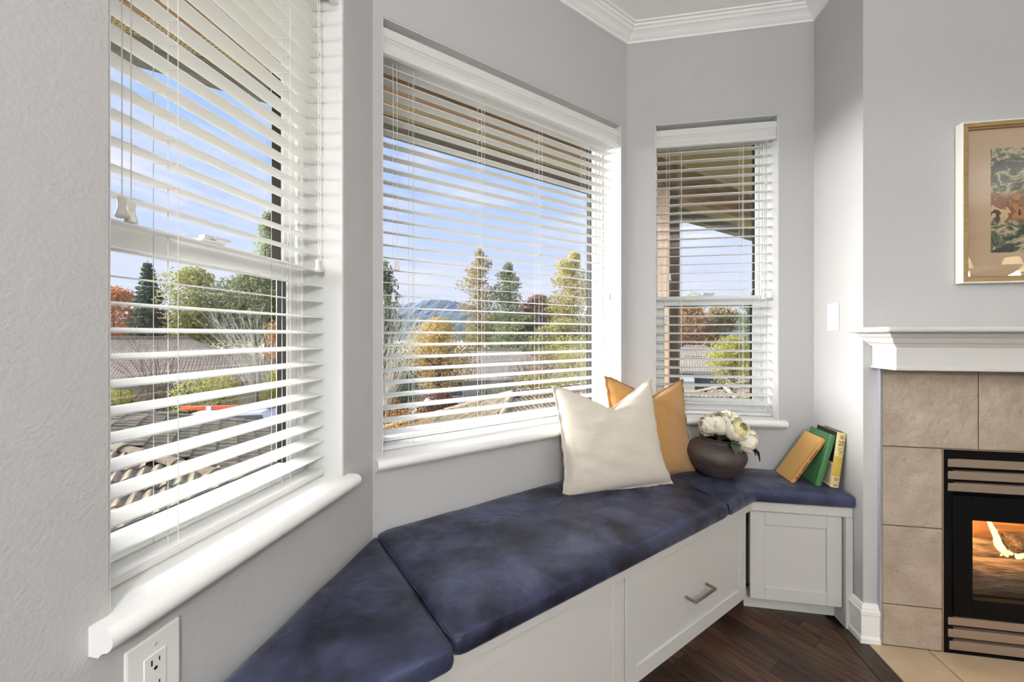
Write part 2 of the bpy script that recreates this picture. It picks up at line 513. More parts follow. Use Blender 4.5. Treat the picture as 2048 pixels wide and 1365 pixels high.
# ---------------------------------------------------------------- blinds
NS = 30; PITCH = .0428; Z0S = .812; SLD = .055; TILT = math.radians(7.2)
def tassel_mesh():
    pr = [(.0022, .030), (.0048, .030), (.0062, .027), (.0052, .018), (.0056, .012), (.0082, .004), (.0086, .001), (.0075, -.002), (.002, -.0025)]
    return MB().lathe(pr, 14).mesh('tassel', M_TASSEL, smooth=40)
TASS = tassel_mesh()
def blind(key, label, ladders, tilt_a, lift_a, tz, tz2):
    o0, rz = FRAMES[key]
    w0, w1 = OPEN[key]
    t = empty('window_blind', o0, rz, label, 'blind', 'white slatted blinds in the bay')
    b0, b1 = w0 + .009, w1 - .009
    # valance: moulded front board with short returns
    z0, z1 = 2.066, 2.146
    pr = [(.030, z1), (.010, z1), (.008, z1 - .003), (.008, z1 - .030), (.013, z1 - .032), (.013, z1 - .038), (.017, z1 - .041), (.020, z1 - .050), (.022, z1 - .058), (.017, z1 - .062), (.014, z1 - .068), (.012, z0 + .004), (.014, z0), (.030, z0)]
    mb = MB(); mb.extrude_x(pr, b0 - .004, b1 + .004)
    mb.build('valance', M_SLAT, t, smooth=30)
    MB().box((b0, .034, 2.080), (b1, .098, 2.130)).build('head_rail', M_SLAT, t, bevel=.003)
    mb = MB().box((-(b1 - b0) / 2, -.025, -.0015), ((b1 - b0) / 2, .025, .0015))
    sm = mb.mesh('slat', M_SLAT, bevel=.0007, bseg=1)
    for i in range(NS):
        o = link('slat', sm, t)
        o.location = ((b0 + b1) / 2, SLD + .025, Z0S + i * PITCH + .003)
        o.rotation_euler = (TILT, 0, 0)
    br = [(-.024, -.006), (.024, -.006), (.026, -.002), (.026, .003), (.022, .007), (-.022, .007), (-.026, .003), (-.026, -.002)]
    o = MB().extrude_x(br, b0, b1).build('bottom_rail', M_SLAT, t, smooth=30)
    o.location = (0, SLD + .025, ZS + .011)
    zt = 2.085
    for a in ladders:
        mb = MB()
        mb.tube([(a, SLD - .0015, ZS + .004), (a, SLD - .0015, zt)], .0008, 4)
        mb.tube([(a, SLD + .0515, ZS + .004), (a, SLD + .0515, zt)], .0008, 4)
        for i in range(NS):
            z = Z0S + i * PITCH
            mb.tube([(a, SLD - .001, z - .002), (a, SLD + .051, z + .0045)], .0006, 3)
        mb.build('ladder_cord', M_CORD, t)
        MB().tube([(a + .004, SLD + .025, ZS + .004), (a + .004, SLD + .025, zt)], .0009, 4).build('lift_cord', M_CORD, t)
    for a, z, d in ((tilt_a - .007, tz, SLD - .012), (tilt_a + .007, tz2, SLD - .010)):
        MB().tube([(a, d + .004, 2.08), (a, d, 1.95), (a, d, z + .025)], .0009, 5).build('tilt_cord', M_CORD, t)
        o = link('tassel', TASS, t); o.location = (a, d, z)
    for k, (dx, dz) in enumerate(((-.0035, 0), (.0045, .004))):
        MB().tube([(lift_a + dx, SLD - .009, 2.08), (lift_a + dx, SLD - .012, 1.9), (lift_a + dx, SLD - .012, 1.32 + dz + .025)], .0010, 5).build('pull_cord', M_CORD, t)
        o = link('tassel', TASS, t); o.location = (lift_a + dx * 1.6, SLD - .012 + k * .004, 1.32 + dz)
    return t
blind('L', 'white slatted blind in the nearest window, two pale tassels side by side', (.591, .866), .503, .961, 1.332, 1.328)
blind('M', 'widest white slatted blind, across the middle window', (.514, .80, 1.09, 1.375), .444, 1.509, 1.262, 1.37)
blind('R', 'narrow white slatted blind in the far window behind the vase', (.480, .762), .415, .85, 1.20, 1.42)
# ================================================================ BENCH
MF = .765                 # face of the bench along the middle run
YF = 1.757                # face of the bench along the right run
XF = -.388                # face of the bench along the left run
CR = (YF - MF * R2, YF)   # inner corner right
CL = (XF, XF + MF * R2)   # inner corner left
ZB0, ZB1 = .437, .478
G = .002
# the continuous top with its front edge
poly = [(LX + G, -.05), (XF, -.05), CL, CR, (XR - G, YF), (XR - G, RY - G), (.214 + .001, RY - G), (LX + G, 1.158 - .001)]
o = MB().prism(poly, ZB0, ZB1).build('bench_worktop', M_CAB, bevel=.0015, bseg=1)
tag(o, 'white painted bench top running under all the navy cushions', 'bench top')

def shaker(parent, x0, x1, z0, z1, y, th=.018, fw=.054, part='drawer_front', name=None):
    """panelled front in local x,z; y is the room-side face (room is -y)"""
    f = MB().box((x0 + fw - .004, y + .0065, z0 + fw - .004), (x1 - fw + .004, y + th, z1 - fw + .004)).build(part, M_CAB, parent)
    b = .0022
    MB().box((x0, y, z0), (x0 + fw, y + th, z1)).build('stile', M_CAB, f, bevel=b, bseg=1)
    MB().box((x1 - fw, y, z0), (x1, y + th, z1)).build('stile', M_CAB, f, bevel=b, bseg=1)
    MB().box((x0 + fw, y, z0), (x1 - fw, y + th, z0 + fw)).build('rail', M_CAB, f, bevel=b, bseg=1)
    MB().box((x0 + fw, y, z1 - fw), (x1 - fw, y + th, z1)).build('rail', M_CAB, f, bevel=b, bseg=1)
    return f
M_NICKEL = mat('brushed_nickel', (150, 146, 140), .32, metal=1., bump=.05, bump_scale=200, stretch=(1, 40, 40))
MO = Matrix.Rotation(PI / 4, 4, 'Z')
def mid_cabinet(x0, x1, label, handle):
    t = empty('bench_cabinet', (0, 0, 0), PI / 4, label, 'cabinet')
    # local x = along the wall, local y = m
    MB().box((x0, MF + .038, .078), (min(x1, 1.60), 1.10, ZB0 - .001)).build('body', M_CAB, t)
    MB().box((x0, MF + .085, 0.0), (min(x1, 1.62), MF + .10, .078)).build('kick_board', M_CAB, t)
    f = shaker(t, x0 + .0015, x1 - .0015, .076, ZB0 - .0065, MF + .018)
    if handle:
        c, z = handle
        w = .064
        pts = [(c - w, MF + .018, z), (c - w, MF - .016, z), (c + w, MF - .016, z), (c + w, MF + .018, z)]
        mb = MB(); r = .0048
        for i in range(3): mb.tube([pts[i], pts[i + 1]], r, 10)
        for p in pts[1:3]: mb.lathe([(.0001, -r), (r * .7, -r * .7), (r, 0), (r * .7, r * .7), (.0001, r)], 10, p)
        h = mb.build('handle', M_NICKEL, f, smooth=40); h['label'] = 'brushed nickel bar handle'
    return t
mid_cabinet(.228, .9585, 'white bench cabinet under the middle window, left of the drawer with a handle', None)
mid_cabinet(.9605, 1.711, 'white bench cabinet with a wide drawer and bar handle', (1.345, .242))
t = empty('bench_cabinet', (0, 0, 0), 0, 'small white bench cabinet with a plain square door beside the fireplace', 'cabinet')
MB().box((.70, YF + .034, .078), (1.008, RY - .03, ZB0 - .001)).build('body', M_CAB, t)
MB().box((.672, YF + .075, 0), (1.012, YF + .09, .078)).build('kick_board', M_CAB, t)
shaker(t, .6735, 1.0065, .072, ZB0 - .0065, YF + .014, part='door')
MB().box((1.012, YF, 0), (1.0355, RY - .03, ZB0 - .001)).build('end_panel', M_CAB, t)
t = empty('bench_cabinet', (0, 0, 0), 0, 'white bench cabinet under the nearest window, mostly out of view', 'cabinet')
MB().box((LX + .01, 0, .078), (XF - .03, .688, ZB0 - .001)).build('body', M_CAB, t)
MB().box((XF - .03, 0, .078), (XF - .012, .688, ZB0 - .003)).build('door', M_CAB, t)
MB().box((XF - .1, 0, 0), (XF - .085, .66, .078)).build('kick_board', M_CAB, t)

# ---------------------------------------------------------------- cushions
def velvet():
    m = mat('navy_velvet', (40, 42, 62), .5, spec=.5, sheen=.10, sheen_tint=(.62, .68, 1.0), sheen_rough=.35)
    t = m.node_tree; b = t.nodes['Principled BSDF']
    co = t.nodes.new('ShaderNodeTexCoord')
    n = t.nodes.new('ShaderNodeTexNoise'); n.inputs['Scale'].default_value = 5.5; n.inputs['Detail'].default_value = 9; n.inputs['Roughness'].default_value = .66; n.inputs['Distortion'].default_value = .25
    t.links.new(co.outputs['Object'], n.inputs['Vector'])
    r = t.nodes.new('ShaderNodeValToRGB')
    r.color_ramp.elements[0].position = .40; r.color_ramp.elements[0].color = (*s2l((17, 18, 26)), 1)
    r.color_ramp.elements[1].position = .64; r.color_ramp.elements[1].color = (*s2l((60, 65, 92)), 1)
    t.links.new(n.outputs['Fac'], r.inputs[0]); t.links.new(r.outputs[0], b.inputs['Base Color'])
    rr = t.nodes.new('ShaderNodeMapRange'); rr.inputs['From Min'].default_value = .35; rr.inputs['From Max'].default_value = .65; rr.inputs['To Min'].default_value = .50; rr.inputs['To Max'].default_value = .34
    t.links.new(n.outputs['Fac'], rr.inputs[0]); t.links.new(rr.outputs[0], b.inputs['Roughness'])
    n2 = t.nodes.new('ShaderNodeTexNoise'); n2.inputs['Scale'].default_value = 420; n2.inputs['Detail'].default_value = 2
    t.links.new(co.outputs['Object'], n2.inputs['Vector'])
    n3 = t.nodes.new('ShaderNodeTexNoise'); n3.inputs['Scale'].default_value = 9; n3.inputs['Detail'].default_value = 2; n3.inputs['Distortion'].default_value = 1.2
    t.links.new(co.outputs['Object'], n3.inputs['Vector'])
    sr = t.nodes.new('ShaderNodeMapRange'); sr.inputs['From Min'].default_value = .38; sr.inputs['From Max'].default_value = .66; sr.inputs['To Min'].default_value = .0; sr.inputs['To Max'].default_value = .28
    t.links.new(n.outputs['Fac'], sr.inputs[0]); t.links.new(sr.outputs[0], b.inputs['Sheen Weight'])
    b.inputs['IOR'].default_value = 1.7
    b.inputs['Specular Tint'].default_value = (.62, .68, 1.0, 1)
    b1 = t.nodes.new('ShaderNodeBump'); b1.inputs['Strength'].default_value = .35; b1.inputs['Distance'].default_value = .002
    b2 = t.nodes.new('ShaderNodeBump'); b2.inputs['Strength'].default_value = .5; b2.inputs['Distance'].default_value = .012
    t.links.new(n2.outputs['Fac'], b1.inputs['Height']); t.links.new(n3.outputs['Fac'], b2.inputs['Height'])
    t.links.new(b2.outputs[0], b1.inputs['Normal']); t.links.new(b1.outputs[0], b.inputs['Normal'])
    return m
M_VELVET = velvet()
def inset(poly, d):
    n = len(poly); out = []
    for i in range(n):
        p0, p, p1 = Vector(poly[i - 1]), Vector(poly[i]), Vector(poly[(i + 1) % n])
        d0 = (p - p0).normalized(); d1 = (p1 - p).normalized()
        n0 = Vector((-d0.y, d0.x)); n1 = Vector((-d1.y, d1.x))
        b = n0 + n1
        b.normalize()
        out.append(p + b * (d / max(.35, b.dot(n0))))
    return out
def rounded(poly, r, k=4, skip=()):
    out = []
    n = len(poly)
    for i in range(n):
        p0, p, p1 = Vector(poly[i - 1]), Vector(poly[i]), Vector(poly[(i + 1) % n])
        if i in skip: out.append(p); continue
        a = p + (p0 - p).normalized() * r; b = p + (p1 - p).normalized() * r
        for j in range(k + 1):
            q = j / k
            out.append(a * (1 - q) ** 2 + p * 2 * q * (1 - q) + b * q * q)
    return out
def densify(poly, step):
    out = []
    n = len(poly)
    for i in range(n):
        p, q = Vector(poly[i]), Vector(poly[(i + 1) % n])
        k = max(1, int((q - p).length / step))
        for j in range(k): out.append(p + (q - p) * j / k)
    return out
def ring_pts(poly, d, r, counts, k=4):
    q = inset(poly, d)
    n = len(q)
    cor = []
    for i in range(n):
        p0, p, p1 = q[i - 1], q[i], q[(i + 1) % n]
        rr = min(r, .4 * (p0 - p).length, .4 * (p1 - p).length)
        a = p + (p0 - p).normalized() * rr; b = p + (p1 - p).normalized() * rr
        cor.append([a * (1 - j / k) ** 2 + p * 2 * (j / k) * (1 - j / k) + b * (j / k) ** 2 for j in range(k + 1)])
    out = []
    for i in range(n):
        out += cor[i]
        e, f = cor[i][-1], cor[(i + 1) % n][0]
        c = counts[i]
        for j in range(1, c): out.append(e + (f - e) * j / c)
    return out
def cushion(name, poly, label, z0=.479, h=.058, wav=.003, seed=1, r=.018):
    """puffy foam cushion: side wall, seam, domed top; poly ccw"""
    P_ = [Vector(p) for p in poly]
    counts = [max(1, int((P_[(i + 1) % len(P_)] - P_[i]).length / .03)) for i in range(len(P_))]
    prof = [(.004, 0.), (.0, .006), (-.002, .018), (-.001, .032), (.001, .040), (.004, .0445), (.010, .0495), (.022, .0540), (.042, .0568), (.075, .0580)]
    vs = []; fs = []
    for d, z in prof:
        rg = ring_pts(poly, d, r + d * .6, counts)
        n = len(rg)
        for p in rg:
            w = noise.noise(Vector((p.x * 9 + seed, p.y * 9, seed))) * wav
            vs.append((p.x, p.y, z0 + z * h / .058 + (w if .03 < z < .0575 else 0)))
    for k in range(len(prof) - 1):
        for i in range(n):
            j = (i + 1) % n
            fs.append((k * n + i, k * n + j, (k + 1) * n + j, (k + 1) * n + i))
    fs.append(tuple(range((len(prof) - 1) * n, len(prof) * n)))
    fs.append(tuple(reversed(range(n))))
    o = MB().add(vs, fs).build(name, M_VELVET, smooth=60)
    tag(o, label, 'cushion', 'navy bench cushions')
    k = 4
    sp = [Vector(vs[k * n + i]) for i in range(n)] + [Vector(vs[k * n])]
    MB().tube(sp, .0022, 5).build('seam', M_VELVET, o, smooth=True)
    return o
def am2(a, m):
    p = amw(a, m); return (p.x, p.y)
wm = MM - .004
cushion('bench_cushion', [am2(.366, .738), am2(1.497, .742), am2(1.578, .95), am2(1.574, wm), am2(.366, wm)], 'long navy velvet cushion in the middle of the window bench', seed=2, r=.03)
cushion('bench_cushion', [am2(1.501, .742), am2(CR[0] / R2 + CR[1] / R2 - .008, .748), (XR - .003, YF - .018), (XR - .003, RY - .004), (.222, RY - .004), am2(1.582, .95)], 'navy velvet cushion under the vase and books', seed=5, r=.012)
cushion('bench_cushion', [(LX + .004, -.04), (XF + .025, -.04), am2(.205, .718), am2(.360, .716), am2(.360, 1.258)], 'navy velvet wedge cushion nearest the camera under the left window', seed=9, r=.014)

# ---------------------------------------------------------------- pillows
def fabric(name, rgb, rgb2, b=.5):
    m = mat(name, rgb, .85, spec=.15, sheen=.25, sheen_rough=.5, noise_amt=.5, noise_scale=60, rgb2=rgb2, stretch=(1, 1, 10), bump=b, bump_scale=260)
    return m
M_LINEN = fabric('cream_linen', (244, 236, 222), (233, 222, 205))
M_MUSTARD = fabric('ochre_linen', (210, 160, 96), (193, 141, 80))
M_PIPE1 = mat('cream_edge', (214, 205, 190), .9, bump=.4, bump_scale=300)
M_PIPE2 = mat('ochre_edge', (166, 116, 66), .9, bump=.4, bump_scale=300)
def pillow(name, label, m, mp_, w, h, th, loc, rz, lean, chop, seed, roll=0.):
    """standing throw pillow: local x = width, z = up, y = thickness"""
    N = 34
    rn = random.Random(seed)
    def shape(u, v):
        # outline: corners pointed, edges pulled in, top chopped
        ex = 1 - .075 * (1 - v * v)
        ez = 1 - .05 * (1 - u * u)
        X = u * w / 2 * ex; Z = v * h / 2 * ez
        if v > 0:
            q = (1 - abs(u - .08)) ** 1.25 if abs(u - .08) < 1 else 0.
            Z -= chop * q * v ** 2.2
        if v < -.55: X *= 1 + .07 * (-v - .55) / .45
        if v < -.5: Z -= .012 * (1 - u * u) * (-v - .5)
        return X, Z
    def thick(u, v):
        a = max(0., 1 - abs(u) ** 2.6) * max(0., 1 - abs(v) ** 2.6)
        t = th / 2 * a ** .48
        if v < 0: t *= 1 + .22 * -v
        if v > 0: t *= 1 - .22 * math.exp(-(u * 2.0) ** 2) * v
        return t
    def wr(u, v):
        f = noise.noise(Vector((u * 2.2 + seed, v * 2.2, seed * .7))) * .010 + noise.noise(Vector((u * 1.6 + seed, v * 7 + u * 3, 1.7))) * .006
        f += noise.noise(Vector((u * 1.3 + v * 5 + seed, v * 1.2 - u * 2, 3.3))) * .007 * (abs(u) ** 1.5 + abs(v) * .4)
        f += .006 * math.sin(9 * math.atan2(v - .9, u) + seed) * max(0, v) * (1 - min(1, abs(u) * 1.2))
        return f
    vs = []; fs = []
    for side in (-1, 1):
        for j in range(N + 1):
            for i in range(N + 1):
                u = -1 + 2 * i / N; v = -1 + 2 * j / N
                u = math.copysign(abs(u) ** .85, u); v = math.copysign(abs(v) ** .85, v)
                X, Z = shape(u, v)
                edge = (1 - abs(u) ** 6) * (1 - abs(v) ** 6)
                Y = side * (thick(u, v) + .001) + wr(u, v) * edge
                vs.append((X, Y, Z + h / 2))
    K = (N + 1) ** 2
    for s_ in (0, 1):
        for j in range(N):
            for i in range(N):
                q = (s_ * K + j * (N + 1) + i, s_ * K + j * (N + 1) + i + 1, s_ * K + (j + 1) * (N + 1) + i + 1, s_ * K + (j + 1) * (N + 1) + i)
                fs.append(q if s_ == 0 else q[::-1])
    # flatten what would sink into the seat
    me = MB().add(vs, fs)
    t = empty(name, loc, 0, label, 'pillow')
    t.rotation_euler = Euler((lean, roll, rz), 'XYZ')
    bo = me.build('cover', m, t, smooth=True, fix=True)
    # flanged edge with piping all the way round
    ring = [(i, 0) for i in range(N)] + [(N, j) for j in range(N)] + [(i, N) for i in range(N, 0, -1)] + [(0, j) for j in range(N, 0, -1)]
    rv = []; rf = []
    for i, j in ring:
        u = -1 + 2 * i / N; v = -1 + 2 * j / N
        u = math.copysign(abs(u) ** .85, u); v = math.copysign(abs(v) ** .85, v)
        X, Z = shape(u, v); Z += h / 2
        c = Vector((X, 0, Z - h / 2)).normalized()
        f = .011 + .002 * math.sin(i * 2.1 + j * 1.7)
        yb = .003 * math.sin(i * .9 + j * 1.3)
        for dy, k in ((-.004, 0), (-.003, 1), (.003, 1), (.004, 0)):
            rv.append((X + c.x * f * k - c.x * .002, dy + yb * k, Z + c.z * f * k - c.z * .002))
    n = len(ring)
    for a in range(n):
        b = (a + 1) % n
        for k in range(3): rf.append((a * 4 + k, b * 4 + k, b * 4 + k + 1, a * 4 + k + 1))
    MB().add(rv, rf).build('piping', mp_, bo, smooth=True)
    return t
pillow('throw_pillow', 'cream linen throw pillow with a chopped top, in front of the ochre one', M_LINEN, M_PIPE1, .435, .425, .17, (.140, 1.628, .534), math.radians(22), math.radians(-13), .108, 4, roll=math.radians(-3.2))
pillow('throw_pillow', 'ochre yellow linen throw pillow in the corner behind the cream one', M_MUSTARD, M_PIPE2, .415, .425, .12, (.312, 1.818, .536), math.radians(28), math.radians(-14), .085, 11, roll=math.radians(3))

# ---------------------------------------------------------------- vase and peonies
M_CLAY = mat('dark_clay', (98, 86, 80), .5, spec=.4, noise_amt=.6, noise_scale=5, rgb2=(58, 51, 50), stretch=(1, 1, 4), bump=.25, bump_scale=40)
VX, VY, VZ = .572, 1.876, .5375
prof = [(.0, .0), (.060, .0), (.068, .003), (.088, .022), (.107, .048), (.118, .074), (.121, .088), (.118, .102), (.108, .118), (.092, .131), (.078, .138), (.070, .143), (.069, .147), (.073, .152), (.076, .154), (.076, .1565), (.071, .1565), (.065, .150), (.064, .142), (.080, .130), (.104, .112), (.112, .090), (.106, .060), (.086, .026), (.05, .010), (.0, .010)]
v = MB().lathe(prof, 48, cap=False).build('clay_vase', M_CLAY, smooth=50)
v.scale = (1, 1, 1.05); v.location = (VX - .004, VY, VZ + .002); v.rotation_euler = (math.radians(2), math.radians(5), 0)
tag(v, 'round dark brown clay vase holding white peonies', 'vase')
M_PETAL = mat('white_petal', (244, 240, 226), .7, spec=.2, sheen=.2, noise_amt=.3, noise_scale=30, rgb2=(236, 230, 208), bump=.2, bump_scale=90)
M_PETAL_IN = mat('cream_petal', (240, 228, 178), .7, spec=.2, noise_amt=.3, noise_scale=30, rgb2=(228, 214, 158))
M_LEAF = mat('peony_leaf', (66, 84, 58), .5, spec=.4, noise_amt=.5, noise_scale=20, rgb2=(44, 60, 40))
M_STEM = mat('peony_stem', (92, 104, 66), .6)
def petal_mesh(name, m, R, th0, th1, wid, flare, ruff, seed):
    """petal as a patch wrapped round a ball: th measured from the stem side"""
    nx, nt_ = 6, 6
    vs = []; fs = []
    for j in range(nt_ + 1):
        q = j / nt_
        th = math.radians(th0 + (th1 - th0) * q)
        hw_ = wid * (math.sin(PI * (.10 + .68 * q)) ** .8)
        for i in range(nx + 1):
            u = -1 + 2 * i / nx
            ph = u * hw_ * .5 / max(.35, math.sin(th))
            tt = th - math.radians(9) * abs(u) ** 3 * q
            r = R * (1 + flare * q ** 3 + ruff * math.sin(u * 6 + seed) * q ** 2 + .06 * (1 - u * u) * q)
            vs.append((r * math.sin(tt) * math.sin(ph), -r * math.sin(tt) * math.cos(ph), -r * math.cos(tt)))
    for j in range(nt_):
        for i in range(nx):
            k = j * (nx + 1) + i
            fs.append((k, k + 1, k + nx + 2, k + nx + 1))
    return MB().add(vs, fs).mesh(name, m, smooth=True, fix=False)
PM = [petal_mesh('petal', M_PETAL, .040, 12, 92, 1.15, .16, .05, 0), petal_mesh('petal', M_PETAL, .038, 15, 118, 1.1, .06, .05, 1),
      petal_mesh('petal', M_PETAL, .035, 20, 142, 1.1, -.04, .04, 2), petal_mesh('petal', M_PETAL, .030, 25, 158, 1.1, -.06, .05, 3),
      petal_mesh('petal', M_PETAL_IN, .026, 30, 150, .8, .10, .09, 4), petal_mesh('petal', M_PETAL_IN, .019, 30, 150, .8, .12, .09, 5)]
def leaf_mesh():
    vs = []; fs = []
    n = 8
    for i in range(n + 1):
        t_ = i / n
        wd = .019 * math.sin(PI * t_ ** .8) + .0005
        y_ = .012 * math.sin(t_ * 3)
        vs += [(-wd, y_ + .004, t_ * .075), (0, y_, t_ * .075), (wd, y_ + .004, t_ * .075)]
    for i in range(n):
        fs += [(i * 3, i * 3 + 1, i * 3 + 4, i * 3 + 3), (i * 3 + 1, i * 3 + 2, i * 3 + 5, i * 3 + 4)]
    return MB().add(vs, fs).mesh('leaf', M_LEAF, smooth=True, fix=False)
LM = leaf_mesh()
def peony(label, pos, face, size, seed, openc, leaves):
    rn = random.Random(seed)
    pos = Vector(pos); face = Vector(face).normalized()
    base = Vector((VX + .018, VY - .005, VZ + .03))
    t = empty('peony', tuple(base), 0, label, 'flower', 'white peonies in the clay vase')
    hp = pos - base
    q = face.to_track_quat('Z', 'Y').to_matrix().to_4x4()
    size *= 1.1
    S = Matrix.Scale(size, 4)
    root = hp - face * .030 * size
    rings = [(6, 0), (6, 1), (5, 2), (5, 3)] if not openc else [(7, 0), (7, 1), (9, 4), (7, 5)]
    for n, kind in rings:
        ph = rn.uniform(0, 6)
        for i in range(n):
            a = ph + 2 * PI * i / n + rn.uniform(-.18, .18)
            Mx = Matrix.Translation(hp) @ q @ S @ Matrix.Rotation(a, 4, 'Z') @ Matrix.Rotation(math.radians(rn.uniform(-5, 8)), 4, 'X') @ Matrix.Scale(rn.uniform(.94, 1.06), 4)
            link('petal', PM[kind], t, Mx)
    core = MB().lathe([(.0001, -.026), (.014, -.022), (.024, -.008), (.025, .004), (.018, .016), (.008, .021), (.0001, .022)], 14, cap=False).build('core', M_PETAL if not openc else M_PETAL_IN, t, smooth=True)
    core.matrix_local = Matrix.Translation(hp) @ q @ Matrix.Scale(size * (1.0 if not openc else .62), 4)
    p0 = Vector((0, 0, 0))
    neck = Vector((VX + .012, VY - .002, VZ + .150)) - base
    pts = [p0, neck * .6, neck + (root - neck) * .15, neck + (root - neck) * .6 + Vector((0, 0, .008)), root]
    MB().tube(pts, .0028, 6).build('stem', M_STEM, t, smooth=True)
    for p, d, sc in leaves:
        dv = Vector(d).normalized()
        Mx = Matrix.Translation(Vector(p) - base) @ dv.to_track_quat('Z', 'Y').to_matrix().to_4x4() @ Matrix.Rotation(rn.uniform(-.6, .6), 4, 'Z') @ Matrix.Scale(sc, 4)
        link('leaf', LM, t, Mx)
    return t
def onpx(u, v_, dep):
    return None
peony('leftmost white peony above the vase rim, facing left', (.522, 1.806, .768), (-.7, -.25, .2), .92, 1, False, [((.575, 1.85, .705), (-.5, -.5, .1), .7)])
peony('tall closed white peony second from the left', (.566, 1.808, .778), (-.25, -.35, .8), 1.12, 2, False, [])
peony('white peony half hidden behind the others', (.624, 1.862, .790), (.15, .1, .9), .95, 3, False, [])
peony('open white peony with a cream yellow centre, front of the bunch', (.634, 1.786, .756), (.45, -.65, .5), 1.12, 4, True, [((.618, 1.79, .720), (-.05, -.3, -.8), .95), ((.655, 1.80, .700), (.6, -.3, -.7), .9)])
peony('lowest white peony drooping over the right side of the vase', (.676, 1.800, .708), (.75, -.35, -.25), 1.05, 5, False, [((.675, 1.80, .690), (.5, -.2, -.85), 1.0), ((.700, 1.84, .68), (.6, .1, -.8), .8)])

# ---------------------------------------------------------------- books
M_PAGES = mat('page_edges', (226, 214, 192), .9, noise_amt=.6, noise_scale=40, rgb2=(205, 190, 165), stretch=(40, 1, 1))
M_PAGES_PINK = mat('pink_page_edges', (206, 176, 160), .9, noise_amt=.6, noise_scale=40, rgb2=(186, 152, 138), stretch=(40, 1, 1))
M_GOLD = mat('gold_cloth', (222, 174, 98), .42, spec=.5, bump=.05, bump_scale=300)
M_GOLDS = mat('gold_spine_cloth', (196, 140, 78), .5, spec=.4)
M_GREEN = mat('green_cloth', (74, 130, 82), .42, spec=.5, noise_amt=.3, noise_scale=20, rgb2=(62, 116, 70), bump=.05, bump_scale=300)
M_SPYS = mat('cream_jacket_spine', (224, 208, 156), .55, noise_amt=.5, noise_scale=25, rgb2=(208, 190, 132))
M_SPYY = mat('yellow_jacket_band', (206, 176, 74), .55, noise_amt=.5, noise_scale=30, rgb2=(190, 158, 62))
M_SPYD = mat('dark_jacket', (40, 30, 30), .45, noise_amt=.6, noise_scale=30, rgb2=(24, 20, 26))
M_INK = mat('book_ink', (58, 42, 34), .8)
M_CREAM = mat('cream_jacket', (232, 222, 196), .6)
def book(label, x, ysp, z, tilt, th, hgt, dep, cover, spine, pages):
    """stands on its lower edge, spine towards the room (-y), leaning to +x by tilt from upright; x,z = lower left edge"""
    t = empty('book', (x, ysp, z), 0, label, 'book')
    t.rotation_euler = (0, tilt, 0)
    c = .0022
    MB().box((0, 0, 0), (c, dep, hgt)).build('cover', cover, t, bevel=.0006, bseg=1)
    MB().box((th - c, 0, 0), (th, dep, hgt)).build('cover', cover, t, bevel=.0006, bseg=1)
    n = 8; pr = []
    for i in range(n + 1):
        q = PI * i / n
        pr.append((th / 2 - math.cos(q) * th / 2, -.0045 * math.sin(q)))
    pr += [(th, .003), (0, .003)]
    MB().prism(pr, 0, hgt).build('spine', spine, t, smooth=35)
    MB().box((c, .003, .003), (th - c, dep - .004, hgt - .003)).build('page_block', pages, t)
    return t
def text_on(parent, name, s, size, M, m, ext=.00025):
    cu = D.curves.new(name, 'FONT')
    cu.body = s; cu.size = size; cu.align_x = 'CENTER'; cu.align_y = 'CENTER'; cu.extrude = ext
    o = D.objects.new('tmp', cu); COL.objects.link(o)
    dg = bpy.context.evaluated_depsgraph_get()
    me = D.meshes.new_from_object(o.evaluated_get(dg))
    D.objects.remove(o, do_unlink=True)
    me.materials.clear(); me.materials.append(m)
    return link(name, me, parent, M)
ZC_ = .5385
b1 = book('gold book tilted furthest over, leaning on the green book', .850, 1.832, ZC_, math.radians(33), .017, .222, .130, M_GOLD, M_GOLDS, M_PAGES)
# worn dark lettering along its spine
mb = MB(); rn = random.Random(5); zz = .022
while zz < .17:
    l = rn.uniform(.003, .006); wv = rn.uniform(.0045, .007)
    if rn.random() > .14: mb.box((.0085 - wv / 2, -.0052, zz), (.0085 + wv / 2, -.0044, zz + l * .55))
    zz += l
mb.build('spine_lettering', M_INK, b1)
b2 = book('green cloth book between the gold one and the yellow one', .932, 1.812, ZC_, math.radians(15), .022, .216, .142, M_GREEN, M_GREEN, M_PAGES)
b3 = book('yellow and cream jacketed book with THE SPY on its spine, against the wall', .979, 1.800, ZC_, math.radians(7.2), .031, .222, .140, M_SPYD, M_SPYS, M_PAGES_PINK)
MS = Matrix.Translation((.0155, -.0050, .0)) @ Matrix.Rotation(PI / 2, 4, 'X')
def onsp(z): return Matrix.Translation((.0155, -.0047, z)) @ Matrix.Rotation(PI / 2, 4, 'X')
text_on(b3, 'title', 'THE', .0125, onsp(.184), M_INK)
text_on(b3, 'title', 'SPY', .0125, onsp(.172), M_INK)
mb = MB()
for k, (z_, w_) in enumerate(((.210, .010), (.205, .014), (.199, .012))): mb.box((.0155 - w_ / 2, -.0050, z_ - .0011), (.0155 + w_ / 2, -.0042, z_ + .0011))
for z_, w_ in ((.040, .014), (.0345, .015), (.029, .013), (.012, .014), (.0075, .013)): mb.box((.0155 - w_ / 2, -.0050, z_ - .0009), (.0155 + w_ / 2, -.0042, z_ + .0009))
for k in range(16):
    a = rn.uniform(-.008, .008); b = rn.uniform(.134, .160)
    mb.box((.0155 + a - .0014, -.0050, b - .0009), (.0155 + a + .0014, -.0042, b + .0011))
mb.build('spine_print', M_INK, b3)
n = 8; pr = []
for i in range(n + 1):
    q = PI * i / n
    pr.append((.0155 - math.cos(q) * .0158, -.0048 * math.sin(q)))
pr += [(.0313, .001), (-.0003, .001)]
MB().prism(pr, .046, .126).build('yellow_band', M_SPYY, b3, smooth=35)
